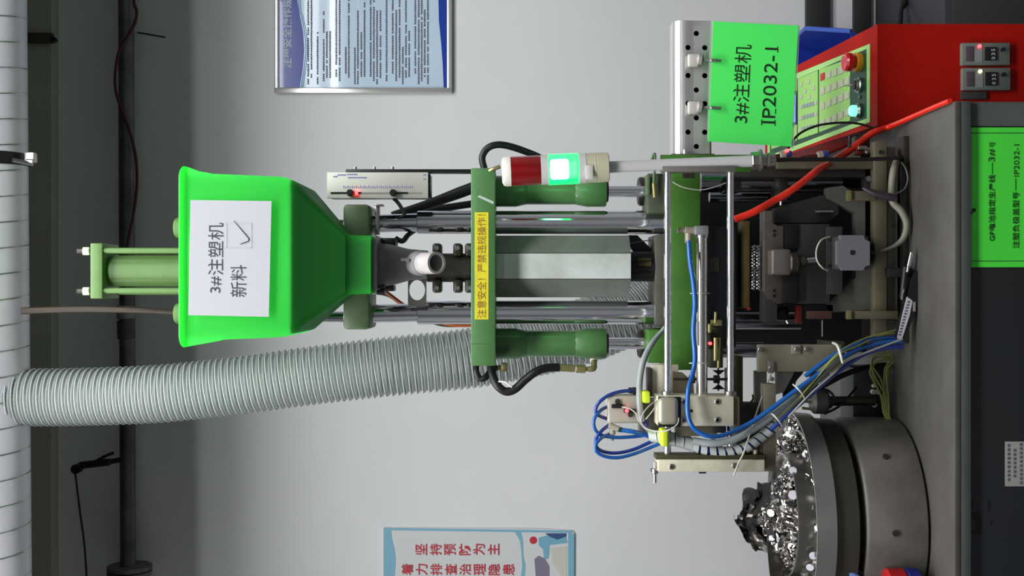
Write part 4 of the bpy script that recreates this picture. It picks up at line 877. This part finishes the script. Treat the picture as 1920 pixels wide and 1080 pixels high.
b = MB(); b.pcyl(1160, 805, 1166, 806, -.165, 5, 12); b.build('fitting_collar', mat('teal_collar', (16, 70, 70), .4), vb)
b = MB(); b.ptube([(1205, 786, -.16), (1213, 797, -.17), (1207, 806, -.16), (1214, 790, -.17), (1205, 796, -.18)], 3, 6); b.build('purple_wire', mat('purple_wire', (66, 54, 130), .5), vb)
# air tubes, one object each
def tubeobj(name, pts, r, m, label, cat, group=None, seg=10):
    b = MB(); b.ptube(pts, r, seg, 8); return tag(b.build(name, m), label, cat, group)
tubeobj('air_tube', [(1192, 732, -.15), (1165, 734, -.16), (1142, 741, -.17), (1124, 754, -.175), (1117, 768, -.175), (1121, 778, -.17), (1140, 786, -.155)], 3.4, bluet2, 'blue air tube arching over the valve block from its upper fitting', 'tube', 'blue air tubes')
tubeobj('air_tube', [(1139, 762, -.15), (1126, 770, -.17), (1115, 784, -.18), (1114, 800, -.18), (1124, 814, -.175), (1150, 820, -.17), (1185, 819, -.16), (1219, 815, -.155)], 3.4, bluet, 'blue air tube leaving the top face of the valve block in a tight loop', 'tube', 'blue air tubes')
tubeobj('air_tube', [(1142, 797, -.16), (1128, 808, -.175), (1117, 824, -.18), (1120, 840, -.18), (1136, 848, -.175), (1160, 849, -.17), (1190, 842, -.16), (1222, 828, -.155), (1240, 824, -.165)], 3.4, bluet2, 'blue air tube in the inner of the two lowest loops', 'tube', 'blue air tubes')
tubeobj('air_tube', [(1143, 814, -.165), (1128, 821, -.18), (1117, 834, -.19), (1119, 847, -.19), (1135, 856, -.185), (1160, 858, -.18), (1192, 850, -.17), (1222, 838, -.16), (1246, 828, -.165)], 3.4, bluet, 'blue air tube in the outermost loop beside the valve block', 'tube', 'blue air tubes')
tubeobj('air_tube', [(1164, 806, -.165), (1185, 809, -.17), (1205, 814, -.165), (1224, 820, -.16)], 4.4, bluet, 'short straight blue air tube from the teal collar to the sleeve', 'tube', 'blue air tubes')
tubeobj('air_tube', [(1291, 452, -.19), (1294, 490, -.20), (1300, 530, -.205), (1303, 570, -.205), (1300, 620, -.205), (1303, 670, -.205), (1299, 700, -.215), (1291, 730, -.24), (1289, 765, -.25), (1294, 792, -.25), (1307, 808, -.25), (1330, 818, -.25), (1360, 815, -.24), (1400, 797, -.22), (1440, 771, -.21), (1480, 741, -.20), (1520, 712, -.19), (1560, 684, -.17), (1610, 655, -.14), (1660, 642, -.12), (1690, 640, -.11)], 4.6, bluet, 'long blue air tube running from the air cylinder past the carriage down to the bench', 'tube', 'blue air tubes')
tubeobj('air_tube', [(1446, 805, -.20), (1470, 782, -.20), (1500, 757, -.19), (1540, 722, -.18), (1580, 690, -.16), (1620, 664, -.14), (1660, 652, -.12), (1692, 650, -.11)], 4.6, bluet2, 'dark blue air tube at the lower edge of the slanting bundle', 'tube', 'blue air tubes')
tubeobj('air_tube', [(1510, 705, -.17), (1560, 668, -.16), (1610, 643, -.14), (1650, 634, -.12), (1686, 634, -.10)], 4.2, bluet, 'blue air tube at the upper edge of the bundle near the bench', 'tube', 'blue air tubes')
# sleeves
tubeobj('grey_sleeve', [(1258, 600, -.12), (1240, 622, -.12), (1222, 645, -.14), (1207, 675, -.16), (1200, 710, -.17), (1199, 750, -.18), (1203, 790, -.18)], [3, 4, 5.5, 6, 6, 6, 6], greyt, 'pale grey wrapped cable rising beside the valve block', 'cable', seg=12)
tubeobj('grey_sleeve', [(1300, 826, -.20), (1335, 831, -.21), (1375, 824, -.21), (1410, 806, -.205), (1440, 786, -.20), (1470, 762, -.19), (1510, 728, -.18), (1550, 697, -.17)], 7, greyt, 'smooth grey sleeve just below the long blue tube', 'cable', seg=12)
wrap = thing('wrapped_bundle', P(1320, 838, -.18), 'thick cable bundle in pale spiral wrap with blue showing between the turns', 'cable bundle')
path = [(1219, 817, -.175), (1245, 820, -.185), (1275, 826, -.19), (1300, 834, -.19), (1330, 844, -.195), (1365, 847, -.195), (1400, 838, -.195), (1430, 817, -.19), (1455, 796, -.19), (1462, 788, -.185)]
rad = [10, 11, 12, 11.5, 10, 9, 9, 9, 9, 9]
b = MB(); b.ptube(path, [r * .82 for r in rad], 12); b.build('inner_tubes', bluet2, wrap)
wp, wr = catmull([P(*p) for p in path], [r * S(-.19) for r in rad], 40)
wl = [0]
for i in range(1, len(wp)): wl.append(wl[-1] + (wp[i] - wp[i - 1]).length)
b = MB(); n = 0; s_ = 0.0; import bisect
pitch = .0165; ring0 = []
u = Vector((0, 1, 0)); i = 0; vs = []; fs = []
while s_ < wl[-1] - .001:
    j = min(max(bisect.bisect(wl, s_) - 1, 0), len(wl) - 2); t = (wp[j + 1] - wp[j]).normalized(); u = (u - t * u.dot(t)).normalized(); v = t.cross(u)
    a = 2 * PI * s_ / pitch; dd_ = u * math.cos(a) + v * math.sin(a); hwid = pitch * .37 if s_ > .085 else pitch * .48
    for (off, rr_) in ((-hwid, 0), (hwid, 0), (hwid, .0012), (-hwid, .0012)): vs.append(wp[j] + t * off + dd_ * (wr[j] + rr_))
    s_ += pitch / 22
n = len(vs) // 4
for i in range(n - 1):
    for k_ in range(4): fs.append((i * 4 + k_, i * 4 + (k_ + 1) % 4, (i + 1) * 4 + (k_ + 1) % 4, (i + 1) * 4 + k_))
b.add(vs, fs); b.build('spiral_wrap', mat('spiral_wrap_plastic', (188, 194, 190), .35), wrap)
b = MB(); b.lathe([(6.8 * kG, 0), (7.2 * kG, .001), (7.2 * kG, 17 * kG), (6.8 * kG, 18 * kG)], P(1205, 744, -.178), P(1222, 743, -.178) - P(1205, 744, -.178), 16); b2 = b
b = MB(); b.pbox(1206, 1219, 734, 756, -.20, .035, 3); tag(b.build('tape_flag', tapey), 'fluorescent yellow tape round the grey cable above the valve', 'tape')
b = MB(); b.pbox(1240, 1254, 806, 838, -.225, .045, 4, seg=3); tag(b.build('tape_flag', tapey), 'fluorescent yellow tape round the thick spiral wrapped bundle', 'tape')
# thin wires
WIRES = [([(1232, 752, -.22), (1222, 757, -.23), (1208, 772, -.235), (1202, 788, -.235), (1210, 802, -.235), (1232, 809, -.25), (1255, 806, -.265), (1270, 795, -.265), (1273, 784, -.255)], 1.3, 'thin pale wire looping round the rounded carriage cover'),
 ([(1211, 786, -.22), (1224, 770, -.23), (1231, 757, -.23), (1228, 750, -.22)], 1.2, 'short pale wire curling up beside the carriage cover'),
 ([(1166, 763, -.178), (1180, 766, -.185), (1192, 775, -.19), (1198, 790, -.195), (1212, 806, -.19), (1224, 812, -.19)], 1.3, 'thin pale wire leaving the red light of the valve block'),
 ([(1446, 700, -.145), (1438, 722, -.16), (1425, 755, -.18), (1410, 800, -.205), (1396, 845, -.225), (1384, 870, -.225), (1376, 892, -.22)], 1.7, 'thin pale wire hanging from the beige mounting plate to the end bar'),
 ([(1478, 782, -.21), (1520, 738, -.20), (1560, 703, -.18), (1590, 676, -.16), (1640, 655, -.14), (1692, 636, -.12)], 1.9, 'cream wire tied along the slanting blue bundle'),
 ([(1500, 745, -.20), (1528, 712, -.19), (1568, 668, -.18), (1610, 648, -.15), (1650, 630, -.12), (1690, 622, -.10)], 1.7, 'yellowish wire on the upper side of the slanting bundle'),
 ([(1490, 738, -.19), (1540, 692, -.18), (1580, 655, -.17), (1620, 635, -.14), (1660, 624, -.12), (1690, 616, -.10)], 1.5, 'topmost yellowish wire of the slanting bundle')]
for pts, r, lb_ in WIRES: tubeobj('thin_wire', pts, r, whitew if 'yellow' not in lb_ else yellw, lb_, 'wire', 'thin loose wires', 6)
tubeobj('olive_sleeve', [(1452, 792, -.20), (1500, 745, -.19), (1540, 705, -.18), (1575, 672, -.17)], 6.5, mat('olive_sleeve', (92, 98, 84), .5), 'olive grey sleeve in the middle of the slanting bundle', 'cable')
for (x, y, lb_) in ((1496, 730, 'upper'), (1454, 783, 'lower')):
    b = MB(); b.ptube([(x - 9, y - 9, -.2), (x - 2, y - 3, -.225), (x + 8, y + 8, -.225), (x + 12, y + 16, -.2)], 1.5, 6); tag(b.build('cable_tie', whitep), 'thin white cable tie, %s one round the slanting bundle' % lb_, 'cable tie')
b = MB(); b.ptube([(1562, 643, -.13), (1570, 648, -.18), (1576, 665, -.195), (1580, 680, -.19)], 2.6, 8); tag(b.build('cable_tie', whitep), 'wide white cable tie round the bundle close to the bench', 'cable tie')
tubeobj('black_hose', [(1506, 672, -.09), (1497, 692, -.09), (1482, 712, -.09), (1478, 740, -.09), (1484, 765, -.09)], 11, black, 'short thick black hose curving down behind the mounting plate', 'hose', seg=14)
tubeobj('black_cable', [(1455, 732, -.08), (1475, 726, -.06), (1500, 729, -.05), (1540, 724, -.03), (1580, 704, .02), (1620, 690, .05), (1660, 684, .08)], 5, black, 'black cable running from the uprights towards the junction box', 'cable')
tubeobj('black_cable', [(1520, 728, -.02), (1550, 731, -.02), (1564, 745, -.02), (1560, 760, -.02), (1545, 770, 0)], 2.4, black, 'thin black cable curling above the feeder bowl', 'cable')
tubeobj('black_cable', [(1545, 776, .0), (1570, 764, .0), (1590, 745, .02), (1606, 726, .05)], 2.4, black, 'thin black cable slanting above the feeder bowl', 'cable')
# junction box and regulator behind the feeder
jb = thing('junction_box', (P(0, 740, .12).x, .14, TZ), 'dark junction box full of wiring standing behind the feeder', 'box')
b = MB(); b.box((P(0, 800, .12).x, .10, TZ), (P(0, 688, .12).x, .20, P(1600, 0, .10).z), .002); b.build('box_body', mat('dark_teal_box', (40, 46, 44), .5), jb)
for (x, y, r) in ((1640, 724, 3.5), (1639, 735, 5), (1647, 735, 5), (1636, 755, 4.5), (1641, 760, 4.5), (1637, 789, 3)): b = MB(); b.disc(x, y, .088, r, .012, 10, 1); b.build('terminal', whitep, jb)
rg = thing('air_regulator', P(1545, 765, -.01), 'stubby grey air regulator knob above the feeder bowl', 'regulator')
b = MB(); b.pcyl(1520, 752, 1552, 752, .0, 24, 26, 6); b.build('knob', mat('regulator_grey', (96, 96, 92), .5), rg)
b = MB(); b.pcyl(1552, 752, 1640, 752, .02, 9, 14, 1); b.build('stem', dmet, rg)
for yy in (744, 752, 765): b = MB(); b.pcyl(1503, yy + 0, 1521, yy + 2, -.01, 2.6, 10, .5); b.build('brass_nozzle', brass, rg)
wb = mat('yellow_green_wire', (150, 156, 78))
FAN = [(1684, 668, 1640, 672, 1636, 700), (1680, 674, 1652, 676, 1631, 697), (1676, 672, 1660, 690, 1658, 725), (1682, 672, 1668, 690, 1664, 725), (1672, 668, 1638, 684, 1652, 712), (1686, 664, 1644, 664, 1634, 690), (1684, 678, 1670, 684, 1662, 700)]
for i, (xa, ya, xb, yb, xc, yc) in enumerate(FAN):
    b = MB(); b.ptube([(xa, ya, .04), (xb, yb, .03), (xc, yc, .02), (1652 + i * 2.4, 745 + i, .01), (1657 + i * 1.8, 775 + i, -.0), (1668 + i * 1.6, 792, .0), (1686 + i * 2, 802, .02)], 1.7, 6)
    tag(b.build('yellow_wire', wb), 'yellow-green wire in the fan spilling over the bench behind the feeder', 'wire', 'yellow-green wires by the junction box')
# wiring round the press foot
b = MB(); b.ptube([(1684, 296, -.05), (1676, 318, -.075), (1672, 350, -.075), (1674, 378, -.075), (1690, 396, -.08), (1700, 420, -.08), (1694, 446, -.075), (1676, 462, -.07), (1650, 472, -.06)], [5.5, 7, 7, 7, 7, 7, 6, 4, 3], 12); sc_ = b.build('coiled_cable', mat('grey_spiral_cable', (122, 120, 106), .5)); tag(sc_, 'grey spiral wrapped cable curving along the press foot on the bench', 'cable')
tubeobj('grey_loop_wire', [(1690, 304, -.07), (1699, 318, -.07), (1702, 338, -.07), (1694, 356, -.075), (1670, 364, -.08), (1640, 357, -.08), (1622, 353, -.08)], 1.8, mat('grey_lead', (96, 94, 94)), 'thin grey wire looping beside the end of the black power cord', 'wire')
tubeobj('tape_wrapped_wire', [(1618, 352, -.085), (1640, 363, -.09), (1665, 369, -.09), (1680, 372, -.09)], [3, 6, 7.5, 6], mat('purple_black_tape', (52, 44, 56), .4), 'dark taped joint of wires across the press foot', 'wire')
tubeobj('orange_hose', [(1378, 411, -.13), (1410, 399, -.13), (1445, 380, -.13), (1478, 361, -.13), (1510, 338, -.12), (1535, 318, -.10), (1560, 303, -.02), (1585, 287, .0), (1612, 267, .0), (1640, 247, .0), (1670, 237, .0), (1713, 218, -.1), (1754, 200, -.22), (1781, 189, -.29)], [6.5, 7, 7, 7, 7, 7, 7, 7, 7, 6, 5.5, 5, 5, 5], orng, 'bright orange-red air hose crossing behind the lamp pole to the console', 'hose', seg=14)
tubeobj('black_loop_cable', [(1476, 282, .0), (1488, 262, .0), (1505, 247, .0), (1535, 235, .0), (1575, 230, .0), (1610, 232, .0), (1638, 240, .0)], 2.2, black, 'thin black cable arching across the keypad of the console', 'cable')
vl = thing('valve_cluster', P(1610, 275, -.02), 'cluster of small valves and fittings beside the orange hose', 'fittings')
b = MB(); b.pcyl(1593, 276, 1593, 255, -.03, 3, 10); b.ptube([(1591, 277, -.03), (1592, 262, -.03), (1600, 254, -.03), (1612, 252, -.03)], 2.4, 8); b.build('black_elbow', black, vl)
b = MB(); b.pbox(1604, 1632, 252, 276, .0, .03, 3); b.build('valve_body', dmet, vl)
b = MB(); b.pcyl(1608, 278, 1626, 278, -.02, 5, 12, 1); b.pcyl(1622, 286, 1636, 286, -.02, 4, 12, 1); b.build('nipple', steel, vl)
b = MB(); b.pbox(1606, 1620, 274, 290, -.01, .02, 2); b.build('red_block', mat('dark_red_plastic', (120, 22, 26)), vl)
b = MB(); b.pcyl(1612, 292, 1684, 292, .02, 6, 12); b.build('stem', dmet, vl)
for (xa, lb_) in ((1462, 'left of'), (1532, 'under')):
    t_ = thing('push_fitting', P(xa + 10, 289, -.04), 'white and blue push-in fitting, %s the console corner' % ('upper one by' if xa < 1500 else 'lower one by'), 'fitting')
    b = MB(); b.pcyl(xa, 292, xa + 12, 289, -.04, 7.5, 16, 2); b.build('white_collar', alug, t_)
    b = MB(); b.pcyl(xa + 12, 289, xa + 22, 288, -.04, 6.5, 16, 1.5); b.build('blue_collar', bluet2, t_)
    b = MB(); b.pcyl(xa - 30, 296, xa, 292, -.04, 3.5, 10); b.build('tube_end', dred, t_)
b = MB(); b.disc(1477, 282, -.05, 3.2, .008, 12); tag(b.build('red_light', ledr), 'tiny red light glowing under the corner of the green sign', 'light')
# hand tool lying against the press
tl = thing('hand_tool', P(1700, 580, -.12), 'slim black hand tool with a white printed strip leaning on the bench', 'tool')
Yk = -.11
b = MB(); b.pprism([(1716, 508), (1728, 510), (1728, 524), (1716, 590), (1694, 640), (1686, 646), (1678, 640), (1680, 622), (1700, 560), (1708, 524)], Yk, .012); b.build('handle', blackp, tl)
b = MB(); b.pprism([(1700, 556), (1711, 564), (1706, 590), (1690, 640), (1682, 634), (1690, 598)], Yk - .0012, .001); wl_ = b.build('white_strip', mat('strip_white', (196, 194, 200), .4), tl)
b = MB()
for t in range(12):
    x = 1704 - t * 1.55; y = 566 + t * 5.6; b.pbox(x - 2.4, x + 2.4, y - 1.6, y + 1.6, Yk - .0018, .0004, 0)
b.build('small_print', inkg, wl_, kind='stuff')
b = MB(); b.pcyl(1709, 473, 1703, 500, Yk, 4, 14, 1); b.pcyl(1703, 498, 1701, 510, Yk, 2.4, 10); b.build('steel_tip', chrome, tl)
b = MB(); b.pcyl(1698, 500, 1692, 560, Yk + .005, 6, 12, 1); b.pbox(1664, 1712, 502, 520, Yk + .01, .02, 3); b.build('black_clip', black, tl)
b = MB(); b.pbox(1712, 1717, 566, 584, Yk - .0012, .0012, .3); b.build('small_label', mat('strip_grey', (140, 138, 140), .4), tl)
b = MB(); b.pcyl(1695, 542, 1690, 562, Yk - .004, 1.4, 8); b.build('pin', chrome, tl)
# ================================================================ VIBRATING BOWL FEEDER
bx, by = -.476, .02
bf = thing('bowl_feeder', (bx, by, TZ), 'round stainless vibrating bowl feeder filled with shiny metal caps', 'feeder')
o0_ = (bx, by, TZ)
b = MB(); b.lathe([(.196, 0), (.204, .006), (.204, .116), (.200, .122)], o0_, (0, 0, 1), 72); b.build('drum_base', bowlb, bf)
b = MB(); b.lathe([(.17, .122), (.17, .132)], o0_, (0, 0, 1), 60); b.build('rubber_gap', voidm, bf)
b = MB(); b.lathe([(.185, .132), (.2, .136), (.203, .180), (.199, .181)], o0_, (0, 0, 1), 72); b.build('lower_skirt', mat('skirt_metal', (92, 90, 84), .42, .7, var=.1, vscale=9), bf)
b = MB(); b.lathe([(.203, .181), (.212, .183), (.216, .222), (.2165, .2225), (.2125, .2225), (.210, .192), (.16, .188), (.02, .182), (0, .182)], o0_, (0, 0, 1), 84, cap=False); b.build('bowl', bowlm, bf)
b = MB(); b.lathe([(.176, .190), (.178, .206), (.174, .207), (.172, .190)], o0_, (0, 0, 1), 72, cap=False); b.build('track_rail', steel, bf)
b = MB(); b.lathe([(.127, .188), (.127, .236), (.124, .237), (.124, .188)], o0_, (0, 0, 1), 64, cap=False); b.build('inner_ring', steel, bf)
# curved guard standing inside
vs = []; fs = []; n = 24
for i in range(n + 1):
    a = PI * (.50 + .50 * i / n) + .2
    for (r, z) in ((.160, .19), (.160, .262), (.155, .262), (.155, .19)): vs.append((bx + r * math.cos(a), by + .0 + r * math.sin(a) * .5 - .03, TZ + z))
for i in range(n):
    for k_ in range(4): fs.append((i * 4 + k_, i * 4 + (k_ + 1) % 4, (i + 1) * 4 + (k_ + 1) % 4, (i + 1) * 4 + k_))
fs += [(0, 1, 2, 3), (n * 4 + 3, n * 4 + 2, n * 4 + 1, n * 4)]
b = MB(); b.add(vs, fs); b.build('curved_guard', dmet, bf)
for a in (-2.2, -1.55, -.8):
    b = MB(); b.cyl((bx + .2035 * math.cos(a), by + .2035 * math.sin(a), TZ + .07), (bx + .208 * math.cos(a), by + .208 * math.sin(a), TZ + .07), .006, 10); b.build('screw', dmet, bf)
rnd = random.Random(11)
def capmesh(b, p, r, q):
    h = r * .35
    vs = []
    for rr_, z in ((r, 0), (r, h), (r * .8, h)):
        for k_ in range(7): a = 2 * PI * k_ / 7; vs.append(p + q @ Vector((rr_ * math.cos(a), rr_ * math.sin(a), z)))
    fs = [tuple(reversed(range(7)))] + [(i * 7 + k_, i * 7 + (k_ + 1) % 7, (i + 1) * 7 + (k_ + 1) % 7, (i + 1) * 7 + k_) for i in range(2) for k_ in range(7)] + [tuple(14 + k_ for k_ in range(7))]
    b.add(vs, fs)
from mathutils import Euler
b = MB()
for i in range(1500):
    if i < 950:      # the heap inside the ring
        r = .122 * math.sqrt(rnd.random()); a = rnd.random() * 2 * PI; h = .19 + (.052 + .03 * math.exp(-((a - 2.2) / .8) ** 2)) * (1 - (r / .135) ** 2) * rnd.random() ** .25 + .012
    elif i < 1400:    # the drift between ring and rim on the right-hand side
        a = rnd.gauss(1.0, .75); r = rnd.uniform(.130, .205); h = .192 + rnd.random() * .024 * max(.2, 1 - abs(a - 1.0) / 1.6)
    else: a = rnd.random() * 2 * PI; r = rnd.uniform(.13, .17); h = .192 + rnd.random() * .008
    capmesh(b, Vector((bx + r * math.cos(a), by + r * math.sin(a), TZ + h)), rnd.uniform(.0065, .0085), Euler((rnd.uniform(-1.4, 1.4), rnd.uniform(-1.4, 1.4), rnd.random() * 6)).to_matrix())
o = b.build('metal_caps', foil, sharp=20); tag(o, 'heap of small shiny metal caps inside the feeder bowl', 'metal caps', kind='stuff')
wd = mat('white_disc', (226, 222, 230), .4)
for (px, py, tl_) in ((1487, 882, .9), (1487, 928, .9), (1471, 931, .7), (1508, 948, .9), (1518, 966, .9), (1517, 988, .9), (1511, 1000, .5), (1521, 1016, .4), (1525, 1042, .6), (1519, 1064, .8), (1505, 905, .9), (1466, 896, .8)):
    zt_ = TZ + .207 if px > 1500 else TZ + .235; d = P(px, py, 0) - eye; t = (zt_ - CZ) / d.z; p = eye + d * t
    b = MB(); q = Euler((PI / 2 - tl_ * .6 + .2, 0, rnd.uniform(-.4, .4))).to_matrix(); axq = q @ Vector((0, 0, 1)); b.cyl(p - axq * .001, p + axq * .001, .0078 if px != 1487 or py != 928 else .0095, 20, .0004)
    tag(b.build('white_disc', wd), 'largest white disc, face-on in the middle of the heap of metal caps' if (px, py) == (1487, 928) else 'small round white plastic disc lying on the outer track of the feeder bowl' if px > 1500 else 'small round white plastic disc lying on the heap of metal caps', 'disc', 'white discs on the outer track' if px > 1500 else 'white discs on the heap of caps')
# crumpled bag at the back of the bowl
bm = bmesh.new(); bmesh.ops.create_grid(bm, x_segments=26, y_segments=30, size=.5)
vs = []
for v in bm.verts:
    u_, w_ = v.co.x + .5, v.co.y + .5       # u_: across (left to right in the room), w_: up
    X = -.60 + .022 * w_ + u_ * (.19 - .061 * w_); Zb = TZ + .17; hmax = .150 * (1 - .28 * abs(u_ - .55) * 2)
    nz = noise.noise(Vector((u_ * 5, w_ * 5, 3))) ; n2 = noise.noise(Vector((u_ * 13, w_ * 13, 9)))
    v.co = Vector((X + n2 * .008, by + .13 + .03 * math.sin(u_ * 7) + nz * .035 + n2 * .014, Zb + w_ * hmax + nz * .012))
for e in bm.edges: pass
r_ = bmesh.ops.extrude_face_region(bm, geom=bm.faces[:])
for g in r_['geom']:
    if isinstance(g, bmesh.types.BMVert): g.co.y += .006
b = MB(); b.addbm(bm); tag(b.build('crumpled_bag', bag, sharp=25), 'crumpled silvery plastic bag sticking up behind the feeder bowl', 'bag')
# small things at the left end of the bench
t_ = thing('red_blue_spool', P(1690, 1085, -.18), 'red and blue plastic piece on the bench left of the feeder', 'plastic part')
b = MB(); b.pcyl(1660, 1100, 1696, 1100, -.19, 34, 28, 3); b.build('red_body', mat('spool_red', (170, 20, 26), .35), t_)
b = MB(); b.pcyl(1696, 1100, 1722, 1100, -.19, 34, 28, 3); b.build('blue_base', mat('spool_blue', (24, 34, 120), .4), t_)
t_ = thing('pliers', P(1600, 1100, -.10), 'pair of light blue handled pliers at the left edge', 'tool')
b = MB(); b.ptube([(1585, 1067, -.16), (1600, 1078, -.16), (1640, 1110, -.17), (1716, 1160, -.18)], [6, 7, 7, 6], 10); b.build('grip', mat('grip_blue', (110, 140, 200), .4), t_)
b = MB(); b.ptube([(1596, 1064, -.15), (1614, 1074, -.15), (1660, 1106, -.16), (1722, 1140, -.17)], [5, 7, 7, 6], 10); b.build('grip', black, t_)
# fluff: none of the helper data stays behind
for me in list(bpy.data.meshes):
    if me.users == 0: bpy.data.meshes.remove(me)
